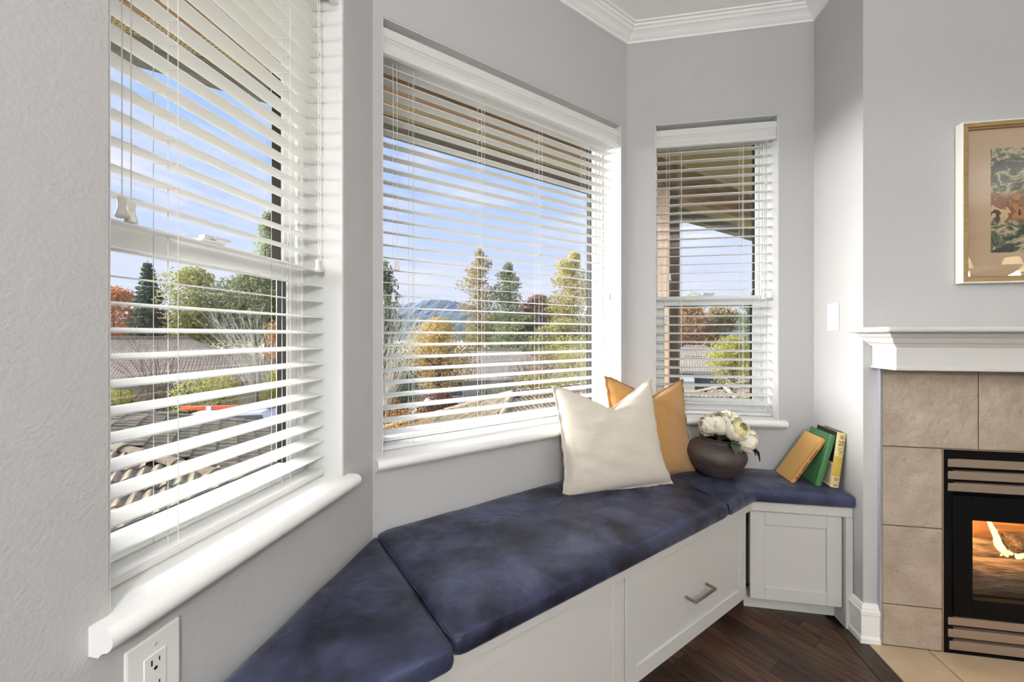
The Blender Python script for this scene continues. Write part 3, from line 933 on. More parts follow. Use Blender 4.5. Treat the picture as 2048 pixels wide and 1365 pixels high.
MB().box((-.0006, .002, .002), (0, .060, .098)).build('jacket_text_panel', M_CREAM, b3)
mb = MB()
for k in range(17): mb.box((-.0009, .006, .012 + k * .0047), (-.0005, .056 - (k % 4) * .004, .0138 + k * .0047))
mb.build('jacket_print', M_INK, b3)

# ---------------------------------------------------------------- switch and outlet
sw = empty('light_switch', (XR, 1.880, 1.2235), 0, 'white rocker light switch on the bright narrow wall', 'light switch')
MB().box((-.006, -.036, -.0575), (0, .036, .0575)).build('plate', M_PLASTIC, sw, bevel=.0028)
MB().box((-.0085, -.0165, -.033), (-.005, .0165, .033)).build('switch_frame', M_PLASTIC, sw, bevel=.0012, bseg=1)
mb = MB(); mb.extrude_x([(-.013, -.030), (-.013, .030), (.013, .030), (.013, -.030)], -.0105, -.0075)
k = mb.build('rocker', M_PLASTIC, sw, bevel=.0015, bseg=1); k.rotation_euler = (0, math.radians(4), 0)
for z_ in (-.046, .046): MB().lathe([(.0, 0), (.0026, 0), (.0022, .0012), (0, .0014)], 10, cap=False).build('screw', M_PLASTIC, sw).matrix_local = Matrix.Translation((-.006, 0, z_)) @ Matrix.Rotation(-PI / 2, 4, 'Y')
ou = empty('power_outlet', (LX, .5055, .6275), 0, 'white double power outlet below the nearest window sill', 'power outlet')
MB().box((0, -.0395, -.0625), (.0062, .0395, .0625)).build('plate', M_PLASTIC, ou, bevel=.003)
rc = MB().box((.004, -.0165, -.0335), (.0078, .0165, .0335)).build('receptacle', M_PLASTIC, ou, bevel=.0012, bseg=1)
M_SLOT = mat('slot_dark', (30, 28, 26), .8)
for zc in (.018, -.018):
    MB().box((.0072, -.0068, zc - .001), (.0081, -.0046, zc + .0075)).build('slot', M_SLOT, rc)
    MB().box((.0072, .0046, zc - .000), (.0081, .0064, zc + .0065)).build('slot', M_SLOT, rc)
    MB().prism([(.0028 * math.cos(q * PI / 6), .0028 * math.sin(q * PI / 6)) for q in range(12)], 0, .0009).build('slot', M_SLOT, rc).matrix_local = Matrix.Translation((.0072, 0, zc - .0075)) @ Matrix.Rotation(PI / 2, 4, 'Y')
for z_ in (.047, -.047):
    q = MB().lathe([(.0, 0), (.0030, 0), (.0026, .0012), (0, .0014)], 12, cap=False).build('screw', M_PLASTIC, ou)
    q.matrix_local = Matrix.Translation((.0060, 0, z_)) @ Matrix.Rotation(PI / 2, 4, 'Y')
    MB().box((-.0004, -.0026, .0009), (.0004, .0026, .0016)).build('screw_slot', M_SLOT, q)

# ================================================================ FIREPLACE
TX0, TX1, TZ = 1.092, 2.388, 1.03
TY = 1.692
sur = struct(MB().box((TX0, TY + .003, 0), (FX0, FY, TZ)).box((FX1, TY + .003, 0), (TX1, FY, TZ)).box((FX0, TY + .003, FZ), (FX1, FY, TZ)).build('trim_6', M_GROUT), 'beige stone tile surround of the fireplace', 'tile surround')
g = .0022
def tile(x0, x1, z0, z1):
    MB().box((x0 + g, TY - .001 + random.uniform(-.0006, .0006), z0 + g), (x1 - g, TY + .006, z1 - g)).build('tile', M_TILE, sur, bevel=.0016, bseg=1)
for x0, x1 in ((TX0, FX0 - .001), (FX1 + .001, TX1)):
    for z0, z1 in ((.0, .154), (.154, .445), (.445, .737)): tile(x0, x1, z0, z1)
xs = [TX0, 1.393, 1.694, 1.995, 2.296, TX1]
for i in range(5): tile(xs[i], xs[i + 1], .737, 1.028)
M_ALU = mat('pale_edge_trim', (196, 198, 208), .35, metal=.6)
struct(MB().box((1.085, TY - .002, 0), (1.0915, FY, TZ)).build('trim_7', M_ALU), 'thin pale metal strip down the edge of the tile', 'edge trim')
mb = MB(); e_ = .0035
mb.box((FX0 - e_, TY - .003, 0), (FX0, FY, FZ + e_)).box((FX1, TY - .003, 0), (FX1 + e_, FY, FZ + e_)).box((FX0, TY - .003, FZ), (FX1, FY, FZ + e_))
struct(mb.build('trim_8', mat('satin_edge', (176, 160, 146), .4, metal=.7)), 'thin satin metal edge around the fireplace opening', 'edge trim')

M_MANTEL = mat('mantel_paint', (206, 205, 201), .45, spec=.4)
# mantel: shelf, mouldings, box beam
man = empty('mantel_shelf', (1.4, FY, 1.03), 0, 'white painted mantel shelf with stepped mouldings', 'mantel')
def man_layer(name, x_end, yf, z0, z1, prof=None, m=M_MANTEL, rnd_=0.):
    X0 = x_end - 1.4; X1 = 2.45 - (x_end - .987) - 1.4
    o = MB().box((X0, yf - FY, z0 - 1.03), (X1, -.0005, z1 - 1.03)).build(name, m, man, bevel=rnd_ or .0015, bseg=4 if rnd_ else 1)
    return o
man_layer('beam', 1.0666, 1.587, 1.033, 1.110)
man_layer('lower_lip', 1.0610, 1.580, 1.027, 1.036)
# stepped bed moulding, mitred at the ends: offset 0 at the beam
def man_mould(name, prof):
    vs = []; fs = []
    n = len(prof)
    for off, z in prof:
        vs += [(1.0666 - off - 1.4, -.0005, z - 1.03), (1.0666 - off - 1.4, 1.587 - off - FY, z - 1.03), (2.37 + off - 1.4, 1.587 - off - FY, z - 1.03), (2.37 + off - 1.4, -.0005, z - 1.03)]
    for k in range(n - 1):
        for i in range(3): fs.append((k * 4 + i, k * 4 + i + 1, k * 4 + i + 5, k * 4 + i + 4))
    fs.append((3, 2, 1, 0)); fs.append(tuple((n - 1) * 4 + i for i in range(4)))
    return MB().add(vs, fs).build(name, M_MANTEL, man, smooth=25)
man_mould('bed_moulding', [(.0, 1.108), (.006, 1.109), (.007, 1.113), (.011, 1.114), (.012, 1.118), (.017, 1.119), (.022, 1.123), (.027, 1.130), (.030, 1.138), (.034, 1.139), (.035, 1.142)])
man_mould('cornice_moulding', [(.036, 1.142), (.042, 1.143), (.046, 1.149), (.048, 1.154), (.052, 1.155), (.052, 1.1575)])
so = MB().box((.987 - 1.4, 1.505 - FY, 1.1575 - 1.03), (2.45 - 1.4, -.0005, 1.177 - 1.03)).build('shelf', M_MANTEL, man, bevel=.0085, bseg=4)

# insert
M_IRON = mat('black_steel', (13, 13, 14), .6, spec=.1)
M_TAUPE = mat('taupe_louver', (150, 132, 116), .42, metal=.35, spec=.5)
ins = empty('gas_fireplace', ((FX0 + FX1) / 2, TY, 0), 0, 'black gas fireplace insert with taupe louvers and a lit flame', 'fireplace')
cx = (FX0 + FX1) / 2; hw = (FX1 - FX0) / 2 - .002
def P3(x, y, z): return (x - cx, y - TY, z)
mb = MB()   # outer shell
mb.box((-hw, -.004, .001), (-hw + .026, .36, FZ - .002)).box((hw - .026, -.004, .001), (hw, .36, FZ - .002))
mb.box((-hw + .026, .018, .001), (hw - .026, .36, .14)).box((-hw + .026, .018, .571), (hw - .026, .36, FZ - .002))
mb.box((-hw + .026, -.004, .705), (hw - .026, .03, FZ - .002)).box((-hw + .026, -.004, .001), (hw - .026, .03, .010))
mb.box((-hw + .026, .345, .14), (hw - .026, .36, .575))
mb.build('shell', M_IRON, ins)
for z0, z1, tlt in ((.674, .703, 0), (.630, .659, 0), (.587, .616, 0), (.105, .132, 0), (.061, .090, 0), (.016, .047, 1)):
    pr = [(-.006, z0 + .003), (.012, z0), (.014, z0 + .002), (-.004, z1 - .002), (-.002, z1), (.016, z1 - .001), (.016, z1 - .003)]
    pr = [(-.006, z0), (-.004, z1), (.014, z1), (.014, z0)]
    MB().extrude_x(pr, -hw + .010 + (.004 if tlt else 0), hw - .010).build('louver', M_TAUPE, ins, bevel=.0008, bseg=1)
# door
dx0, dx1, dz0, dz1 = -hw + .024, hw - .024, .139, .572
gx0, gx1, gz0, gz1 = 1.369 - cx, cx - 1.369, .205, .487
mb = MB()
mb.box((dx0, -.010, dz0), (gx0, .02, dz1)).box((gx1, -.010, dz0), (dx1, .02, dz1)).box((gx0, -.010, dz0), (gx1, .02, gz0)).box((gx0, -.010, gz1), (gx1, .02, dz1))
dr = mb.build('door', M_IRON, ins, bevel=.002, bseg=1)
MB().box((gx0 - .005, .008, gz0 - .005), (gx1 + .005, .012, gz1 + .005)).build('door_glass', glassmat('fire_glass', .05, (.96, .93, .9)), dr)
# firebox lining
M_BRICK = mat('firebox_lining', (196, 150, 100), .9, noise_amt=.8, noise_scale=6, rgb2=(140, 100, 66), stretch=(1, 1, 7), bump=.5, bump_scale=14)
mb = MB()
mb.box((dx0 + .03, .30, .14), (dx1 - .03, .344, .575)).box((dx0 + .005, .022, .14), (dx0 + .03, .344, .575)).box((dx1 - .03, .022, .14), (dx1 - .005, .344, .575))
mb.build('lining', M_BRICK, ins)
M_LOG = mat('charred_log', (112, 96, 84), .9, noise_amt=.8, noise_scale=8, rgb2=(44, 37, 33), stretch=(1.2, 8, 8), bump=.9, bump_scale=16)
def log(x0, x1, y, z, r, seed, slope=0.):
    rn = random.Random(seed); pts = []; rs = []
    n = 9
    for i in range(n):
        q = i / (n - 1)
        pts.append((x0 + (x1 - x0) * q, y + rn.uniform(-.006, .006), z + slope * q + rn.uniform(-.006, .006))); rs.append(r * rn.uniform(.86, 1.1))
    return MB().tube(pts, rs, 12).build('log', M_LOG, ins, smooth=True)
log(gx0 - .02, gx1 + .02, .10, .245, .062, 1)
log(gx0 + .02, gx1 - .03, .20, .285, .055, 2)
log(gx0 + .25, gx1 - .22, .15, .35, .040, 3, .03)
MB().box((dx0 + .03, .022, .14), (dx1 - .03, .30, .185)).build('burner_tray', M_IRON, ins)
M_FLAME = D.materials.new('flame'); M_FLAME.use_nodes = True
t_ = M_FLAME.node_tree; t_.nodes.clear()
em = t_.nodes.new('ShaderNodeEmission'); em.inputs[0].default_value = (1, .62, .20, 1); em.inputs[1].default_value = 5.
tp = t_.nodes.new('ShaderNodeBsdfTransparent'); lw = t_.nodes.new('ShaderNodeLayerWeight'); lw.inputs[0].default_value = .45
ms = t_.nodes.new('ShaderNodeMixShader'); ou_ = t_.nodes.new('ShaderNodeOutputMaterial')
t_.links.new(lw.outputs['Facing'], ms.inputs[0]); t_.links.new(em.outputs[0], ms.inputs[1]); t_.links.new(tp.outputs[0], ms.inputs[2]); t_.links.new(ms.outputs[0], ou_.inputs[0])
def flame(x, y, z, h, r, seed, lean=0.):
    rn = random.Random(seed); pts = []; rs = []
    n = 12
    for i in range(n):
        q = i / (n - 1)
        pts.append((x + lean * q + .008 * math.sin(q * 5 + seed), y + .004 * math.sin(q * 4 + seed * 2), z + h * q)); rs.append(max(.0006, r * (math.sin(PI * min(1, q * .8 + .2)) ** 1.3) * (1 - q * .35)))
    return MB().tube(pts, rs, 10).build('flame', M_FLAME, ins, smooth=True)
flame(1.598 - cx, .16, .296, .20, .011, 1, -.055)
flame(1.607 - cx, .163, .290, .10, .016, 2, -.02)
for k in range(16):
    flame(1.60 - cx + k * .026, .162 + .006 * (k % 2), .286, .030 + .012 * ((k * 7) % 3), .017, k + 3, .004 * (k % 2))
flame(gx0 + .030, .26, .33, .15, .007, 21, .004)  # glowing sliver added in place of a reflection at the glass edge
lt = D.lights.new('fire_glow', 'POINT'); lt.energy = 5.; lt.color = (1, .55, .2); lt.shadow_soft_size = .08
lo = D.objects.new('fire_glow', lt); COL.objects.link(lo); lo.parent = ins; lo.location = (1.50 - cx, .12, .40)
lt2 = D.lights.new('fire_glow', 'POINT'); lt2.energy = 5.; lt2.color = (1, .55, .2); lt2.shadow_soft_size = .08
lo = D.objects.new('fire_glow', lt2); COL.objects.link(lo); lo.parent = ins; lo.location = (1.75 - cx, .12, .42)

# ---------------------------------------------------------------- picture
pic = empty('framed_picture', (1.69, FY, 1.62), 0, 'framed painting in a gold and white frame above the mantel', 'picture')
PW, PH = .36, .2865
M_FW = mat('frame_white', (238, 234, 224), .5, bump=.1, bump_scale=60)
M_FG = mat('frame_gold', (178, 150, 104), .42, metal=.25, noise_amt=.5, noise_scale=20, rgb2=(150, 124, 84), stretch=(1, 1, 6))
M_MAT = mat('mat_board', (196, 170, 140), .9, noise_amt=.3, noise_scale=5, rgb2=(186, 160, 130))
def fring(w, h, bw, y0, y1, m, name, bev=.0012):
    prs = []
    for (x0, x1, z0, z1) in ((-w, -w + bw, -h, h), (w - bw, w, -h, h), (-w + bw, w - bw, -h, -h + bw), (-w + bw, w - bw, h - bw, h)):
        prs.append(MB().box((x0, y0, z0), (x1, y1, z1)).build(name, m, pic, bevel=bev, bseg=1))
    return prs
fring(PW, PH, .005, -.030, -.002, M_FW, 'frame_side')
fring(PW - .005, PH - .005, .014, -.0285, -.004, M_FG, 'frame_bar')
fring(PW - .019, PH - .019, .006, -.023, -.004, M_FG, 'frame_inner')
MB().box((-PW + .02, -.012, -PH + .02), (PW - .02, -.006, PH - .02)).build('mat_board', M_MAT, pic)
# abstract painted panel
M_PAINT = D.materials.new('abstract_paint'); M_PAINT.use_nodes = True
t_ = M_PAINT.node_tree; b_ = t_.nodes['Principled BSDF']; b_.inputs['Roughness'].default_value = .6
co = t_.nodes.new('ShaderNodeTexCoord')
mp1 = t_.nodes.new('ShaderNodeMapping'); mp1.inputs['Rotation'].default_value = (0, .6, 0); mp1.inputs['Scale'].default_value = (1.0, 1, 1.8)
t_.links.new(co.outputs['Object'], mp1.inputs[0])
na = t_.nodes.new('ShaderNodeTexNoise'); na.inputs['Scale'].default_value = 9; na.inputs['Detail'].default_value = 5; na.inputs['Roughness'].default_value = .62; na.inputs['Distortion'].default_value = .7
t_.links.new(mp1.outputs[0], na.inputs['Vector'])
ra = t_.nodes.new('ShaderNodeValToRGB'); ra.color_ramp.interpolation = 'CONSTANT'
stops = [(0, (34, 30, 38)), (.36, (58, 56, 62)), (.43, (44, 60, 40)), (.48, (92, 104, 74)), (.52, (190, 170, 146)), (.56, (112, 120, 82)), (.60, (66, 50, 44)), (.66, (150, 140, 100))]
els = ra.color_ramp.elements
while len(els) < len(stops): els.new(.5)
for i, (p, c) in enumerate(stops): els[i].position = p; els[i].color = (*s2l(c), 1)
t_.links.new(na.outputs['Fac'], ra.inputs[0])
nb = t_.nodes.new('ShaderNodeTexNoise'); nb.inputs['Scale'].default_value = 11; nb.inputs['Detail'].default_value = 4; nb.inputs['Distortion'].default_value = .6
mp2 = t_.nodes.new('ShaderNodeMapping'); mp2.inputs['Location'].default_value = (4.2, 0, 1.3); t_.links.new(co.outputs['Object'], mp2.inputs[0]); t_.links.new(mp2.outputs[0], nb.inputs['Vector'])
rb = t_.nodes.new('ShaderNodeValToRGB'); rb.color_ramp.interpolation = 'CONSTANT'
stops = [(0, (46, 42, 48)), (.40, (176, 118, 66)), (.48, (130, 84, 56)), (.55, (206, 176, 136)), (.62, (56, 44, 42))]
els = rb.color_ramp.elements
while len(els) < len(stops): els.new(.5)
for i, (p, c) in enumerate(stops): els[i].position = p; els[i].color = (*s2l(c), 1)
t_.links.new(nb.outputs['Fac'], rb.inputs[0])
sx = t_.nodes.new('ShaderNodeSeparateXYZ'); t_.links.new(co.outputs['Object'], sx.inputs[0])
mr = t_.nodes.new('ShaderNodeValToRGB'); mr.color_ramp.elements[0].color = (0, 0, 0, 1); mr.color_ramp.elements[1].color = (0, 0, 0, 1)
mr.color_ramp.elements[0].position = .28; mr.color_ramp.elements[1].position = .62
for p in (.36, .54): mr.color_ramp.elements.new(p).color = (1, 1, 1, 1)
ma = t_.nodes.new('ShaderNodeMapRange'); ma.inputs['From Min'].default_value = -.185; ma.inputs['From Max'].default_value = .185
t_.links.new(sx.outputs['Z'], ma.inputs[0]); t_.links.new(ma.outputs[0], mr.inputs[0])
mxx = t_.nodes.new('ShaderNodeMixRGB'); t_.links.new(mr.outputs[0], mxx.inputs[0]); t_.links.new(ra.outputs[0], mxx.inputs[1]); t_.links.new(rb.outputs[0], mxx.inputs[2]); t_.links.new(mxx.outputs[0], b_.inputs['Base Color'])
MB().box((1.430 - 1.69, -.0128, -.178), (1.69 - 1.430, -.0118, .192)).build('painting', M_PAINT, pic)
MB().box((-PW + .021, -.0165, -PH + .021), (PW - .021, -.0145, PH - .021)).build('picture_glass', glassmat('picture_glass', .06), pic)

# ---------------------------------------------------------------- pendants of the living room, then added fill lamps out of view
M_SHADE = mat('lamp_shade', (250, 236, 205), .8, emis=(255, 226, 178), emis_s=3.0)
for i, (x_, y_) in enumerate(((4.70, -1.95), (4.17, -1.88))):
    p = empty('pendant_lamp', (x_, y_, CEIL), 0, ['pendant lamp with a lit cream shade nearer the far wall', 'pendant lamp with a lit cream shade nearer the room centre'][i], 'lamp', 'pendant lamps')
    MB().lathe([(.04, -.15 + .15), (.04, -.02), (.005, -.025), (.005, -.62), (.004, -.63)], 16).build('rod', M_NICKEL, p)
    MB().lathe([(.055, -.62), (.10, -.78), (.098, -.78), (.053, -.62)], 24, cap=False).build('shade', M_SHADE, p, smooth=True)
    l = D.lights.new('pendant_bulb', 'POINT'); l.energy = 18; l.color = (1, .86, .68); l.shadow_soft_size = .06
    lo = D.objects.new('pendant_bulb', l); COL.objects.link(lo); lo.parent = p; lo.location = (0, 0, -.82)
def fill_uplighter(x_, y_, w_, label):  # added uplighter, unseen; bounces fill light off the ceiling
    p = empty('fill_uplighter_lamp', (x_, y_, 0), 0, label, 'lamp', 'added fill uplighters')
    MB().lathe([(.0, .001), (.14, .001), (.14, .012), (.12, .022), (.014, .030), (.012, .05)], 28, cap=False).build('base', M_NICKEL, p, smooth=40)
    MB().lathe([(.012, .03), (.012, 1.70)], 14).build('pole', M_NICKEL, p, smooth=40)
    MB().lathe([(.012, 1.69), (.06, 1.70), (.13, 1.745), (.17, 1.80), (.166, 1.80), (.126, 1.75), (.058, 1.706), (.0, 1.70)], 32, cap=False).build('bowl', M_WHITE, p, smooth=True)
    l = D.lights.new('fill_uplighter_bulb', 'AREA'); l.shape = 'DISK'; l.size = .22; l.energy = w_; l.color = (1, .992, .98)
    lo = D.objects.new('fill_uplighter_bulb', l); COL.objects.link(lo); lo.parent = p; lo.location = (0, 0, 1.79); lo.rotation_euler = (PI, 0, 0)
fill_uplighter(1.3, -1.9, 42, 'added white bowled fill uplighter in the middle of the room')
fill_uplighter(-.15, -2.6, 48, 'added white bowled fill uplighter by the back wall')
fill_uplighter(3.9, -1.2, 10, 'added white bowled fill uplighter on the right of the room')

gl_ = empty('fill_globe_lamp', (.30, -1.0, 0), 0, 'added fill lamp with a lit white glass globe, unseen behind the viewer', 'lamp')  # added globe lamp out of view, lifts the bay walls and ceiling
MB().lathe([(.0, .001), (.13, .001), (.13, .012), (.11, .02), (.012, .026), (.010, .05)], 28, cap=False).build('base', M_NICKEL, gl_, smooth=40)
MB().lathe([(.010, .03), (.010, 1.46)], 12).build('pole', M_NICKEL, gl_, smooth=40)
gp = [(.02, 1.45)] + [(.11 * math.sin(PI * (.06 + .94 * k / 16)), 1.56 - .11 * math.cos(PI * (.06 + .94 * k / 16))) for k in range(17)]
MB().lathe(gp, 28, cap=False).build('fill_globe', glassmat('fill_globe_glass', .06, (1, 1, 1), .3), gl_, smooth=True)
l = D.lights.new('fill_globe_bulb', 'POINT'); l.energy = 60; l.color = (1, .993, .98); l.shadow_soft_size = .10
lo = D.objects.new('fill_globe_bulb', l); COL.objects.link(lo); lo.parent = gl_; lo.location = (0, 0, 1.56)
# ================================================================ OUTDOORS
# eave over the bay: soffit, beam on a post, fascia
def soffit_mat():
    m = mat('perforated_soffit', (186, 170, 132), .7)
    t = m.node_tree; b = t.nodes['Principled BSDF']
    co = t.nodes.new('ShaderNodeTexCoord')
    mp = t.nodes.new('ShaderNodeMapping'); mp.inputs['Rotation'].default_value = (0, 0, PI / 4); mp.inputs['Scale'].default_value = (34, 72, 0)
    t.links.new(co.outputs['Object'], mp.inputs[0])
    v = t.nodes.new('ShaderNodeTexVoronoi'); v.inputs['Scale'].default_value = 1; v.inputs['Randomness'].default_value = 0.12
    t.links.new(mp.outputs[0], v.inputs['Vector'])
    r = t.nodes.new('ShaderNodeValToRGB'); r.color_ramp.interpolation = 'CONSTANT'
    r.color_ramp.elements[0].color = (*s2l((112, 98, 68)), 1); r.color_ramp.elements[1].position = .27; r.color_ramp.elements[1].color = (*s2l((186, 170, 132)), 1)
    t.links.new(v.outputs['Distance'], r.inputs[0]); t.links.new(r.outputs[0], b.inputs['Base Color'])
    return m
ZSOF = 2.490
q0, q1 = amw(9.0, 2.42), amw(-6.0, 2.42)
o = MB().prism([(-.81, q1.y), (-.81, 1.225), (.155, 2.182), (6.5, 2.182), (q0.x, q0.y), (q1.x, q1.y)][::-1], ZSOF, ZSOF + .10).build('soffit', soffit_mat())
tag(o, 'perforated tan soffit under the eave outside the windows', 'soffit')
M_BEAM = mat('cedar_beam', (160, 126, 90), .75, noise_amt=.7, noise_scale=4, rgb2=(118, 88, 62), stretch=(1, 9, 9), bump=.2, bump_scale=20)
t = empty('eave_beam', (0, 0, 0), PI / 4, 'brown cedar beam running under the eave', 'beam')
MB().box((-6, 1.80, 2.28), (9, 1.905, ZSOF)).build('timber', M_BEAM, t, bevel=.004, bseg=1)
MB().box((-6, 1.775, ZSOF - .012), (9, 1.80, ZSOF)).build('trim_strip', mat('soffit_channel', (196, 182, 150), .6), t)
t = empty('porch_post', (0, 0, 0), PI / 4, 'square brown cedar post outside the far window', 'post')
MB().box((2.695, 1.782, -4.2), (2.835, 1.922, 2.28)).build('timber', mat('cedar_post', (118, 100, 82), .75, noise_amt=.7, noise_scale=4, rgb2=(94, 78, 62), stretch=(9, 9, 1), bump=.2, bump_scale=20), t, bevel=.006, bseg=1)
M_GUT = mat('weathered_fascia', (128, 127, 124), .7, noise_amt=.6, noise_scale=10, rgb2=(104, 102, 98), stretch=(1, 8, 8), bump=.2, bump_scale=30)
t = empty('eave_fascia', (0, 0, 0), PI / 4, 'grey weathered fascia board along the edge of the eave', 'fascia')
MB().box((-6, 2.42, 2.395), (9, 2.455, 2.60)).build('board', M_GUT, t)
MB().box((-6, 2.455, 2.42), (9, 2.56, 2.435)).box((-6, 2.545, 2.435), (9, 2.56, 2.53)).build('gutter', M_GUT, t)

# ground
M_GROUND = mat('ground_cover', (168, 160, 128), .95, noise_amt=.8, noise_scale=.22, rgb2=(140, 140, 104), coord='Object', bump=.3, bump_scale=2)
o = MB().add([(-900, -60, -4.3), (900, -60, -4.3), (900, 1500, -4.3), (-900, 1500, -4.3)], [(0, 1, 2, 3)]).build('ground', M_GROUND)
struct(o, 'ground below the house, grass and paths', 'ground')
M_ASPH = mat('asphalt', (166, 168, 166), .9, noise_amt=.4, noise_scale=2, rgb2=(148, 152, 150))
struct(MB().prism([(-34, 17), (-8, 12.5), (-6.5, 19), (-6, 33), (12, 33), (12, 40), (-10, 40), (-30, 24)], -4.3, -4.27).build('driveway', M_ASPH), 'grey asphalt driveway between the houses', 'driveway')

# hills
def hills(name, label, dist, pts, base, m, seed):
    rn = random.Random(seed)
    vs = []; fs = []
    n = len(pts)
    fine = []
    for i in range(n - 1):
        for k in range(8):
            q = k / 8
            fine.append((pts[i][0] + (pts[i + 1][0] - pts[i][0]) * q, pts[i][1] + (pts[i + 1][1] - pts[i][1]) * q + rn.uniform(-.004, .004) * dist * .4))
    fine.append(pts[-1])
    n = len(fine)
    rows = 5
    for j in range(rows + 1):
        q = j / rows
        for (x_, z_) in fine:
            y_ = dist * (1 - .35 * (1 - q))
            vs.append((x_ * (1 - .0 * q), y_ + rn.uniform(-8, 8), base + (z_ - base) * q ** 1.3 + (rn.uniform(-3, 3) if 0 < j < rows else 0)))
    for j in range(rows):
        for i in range(n - 1):
            fs.append((j * n + i, j * n + i + 1, (j + 1) * n + i + 1, (j + 1) * n + i))
    o = MB().add(vs, fs).build(name, m, smooth=True)
    tag(o, label, 'hill')
    return o
hills('mountain', 'mountain tinted blue green for haze, on the horizon behind the yellow tree', 900, [(-900, 10), (-560, 60), (-420, 76), (-358, 85), (-320, 84), (-275, 75), (-232, 62), (-170, 48), (-80, 40), (150, 34), (400, 50), (700, 20)], -5, mat('haze_tinted_far_forest', (96, 112, 128), .95, noise_amt=.5, noise_scale=.05, rgb2=(84, 102, 118)), 1)  # distance haze is painted into this blue green base colour
hills('wooded_hill', 'lower wooded hill in front of the mountain', 560, [(-600, 18), (-300, 34), (-240, 30), (-190, 33), (-130, 36), (-90, 28), (0, 22), (200, 26), (500, 10)], -5, mat('haze_tinted_mid_forest', (74, 92, 100), .95, noise_amt=.7, noise_scale=.09, rgb2=(60, 78, 84)), 2)  # the haze tint is mixed into this nearer ridge's colour too

# ---------------------------------------------------------------- near tiled roofs
M_T = [mat('roof_tile_a', (162, 146, 122), .9, noise_amt=.7, noise_scale=9, rgb2=(126, 111, 90), bump=.5, bump_scale=40),
       mat('roof_tile_b', (156, 138, 112), .9, noise_amt=.7, noise_scale=9, rgb2=(118, 104, 82), bump=.5, bump_scale=40),
       mat('roof_tile_c', (160, 148, 118), .9, noise_amt=.8, noise_scale=7, rgb2=(120, 116, 84), bump=.5, bump_scale=40)]
M_DECK = mat('roof_deck', (84, 68, 54), .95)
TW, TE = .32, .34
def tile_mesh(m):
    nx = 12; vs = []; fs = []
    def hz(x_): return .020 * math.cos(x_ / TW * 4 * PI) - (.006 if math.cos(x_ / TW * 4 * PI) < -.6 else 0)
    for y_, dz in ((0, .004), (TE + .03, .030), (TE + .03, .004)):
        for i in range(nx + 1):
            x_ = -TW / 2 + TW * i / nx
            vs.append((x_, y_ - TE / 2, hz(x_) + dz + .018))
    for j in range(2):
        for i in range(nx):
            k = j * (nx + 1) + i
            fs.append((k, k + 1, k + nx + 2, k + nx + 1))
    me = MB().add(vs, fs).mesh('roof_tile', m, smooth=45, fix=False)
    return me
TM = [tile_mesh(m) for m in M_T]
def cap_mesh(m):
    vs = []; fs = []
    n = 8
    for y_, r in ((0, .085), (.40, .11), (.40, .085)):
        for i in range(n + 1):
            q = PI * i / n
            vs.append((-r * math.cos(q) * 1.15, y_, r * math.sin(q) * .8))
    for j in range(2):
        for i in range(n): fs.append((j * (n + 1) + i, j * (n + 1) + i + 1, (j + 1) * (n + 1) + i + 1, (j + 1) * (n + 1) + i))
    return MB().add(vs, fs).mesh('ridge_cap', m, smooth=45, fix=False)
CM = [cap_mesh(m) for m in M_T]
def bearing(x_, y_):
    c, s = math.cos(math.radians(10.1)), math.sin(math.radians(10.1))
    zc = -x_ * s + y_ * c; xc = x_ * c + y_ * s
    return math.degrees(math.atan2(xc, zc)) if zc > .2 else -99
def tiled_face(root, down, zf, inside, ext, view):
    """down: unit (a,m) direction of fall; zf(a,m): plane height; ext: (s0,s1,t0,t1) in down / across coordinates"""
    ax = Vector((down[1], -down[0]))            # across, so that across x down = up
    dv = Vector(down)
    def w3(a, m): return amw(a, m, zf(a, m))
    e0 = w3(0, 0); X = (w3(ax.x, ax.y) - e0).normalized(); Y = (w3(dv.x, dv.y) - e0).normalized(); Z = X.cross(Y).normalized()
    s = ext[0]
    while s < ext[1]:
        t = ext[2]
        while t < ext[3]:
            c2 = dv * s + ax * t
            if inside(c2.x, c2.y):
                p = w3(c2.x, c2.y)
                if view[0] < bearing(p.x, p.y) < view[1]:
                    rr = random.random()
                    j = random.uniform(-.004, .004)
                    Mx = Matrix(((X.x, Y.x, Z.x, p.x), (X.y, Y.y, Z.y, p.y), (X.z, Y.z, Z.z, p.z + j), (0, 0, 0, 1)))
                    link('roof_tile', TM[0 if rr < .5 else (1 if rr < .8 else 2)], root, Mx @ Matrix.Rotation(random.uniform(-.012, .012), 4, 'Z'))
            t += TW
        s += TE
def caps(root, p0, p1):
    p0, p1 = Vector(p0), Vector(p1)
    d = (p1 - p0); L_ = d.length; d.normalize()
    X = d.cross(Vector((0, 0, 1))).normalized(); Z = X.cross(d).normalized()
    n = int(L_ / .36)
    for i in range(n):
        p = p0 + d * (i * .36)
        Mx = Matrix(((X.x, d.x, Z.x, p.x), (X.y, d.y, Z.y, p.y), (X.z, d.z, Z.z, p.z + .012 + random.uniform(-.004, .004)), (0, 0, 0, 1)))
        link('ridge_cap', CM[random.randint(0, 2)], root, Mx @ Matrix.Rotation(random.uniform(-.02, .02), 4, 'Z'))
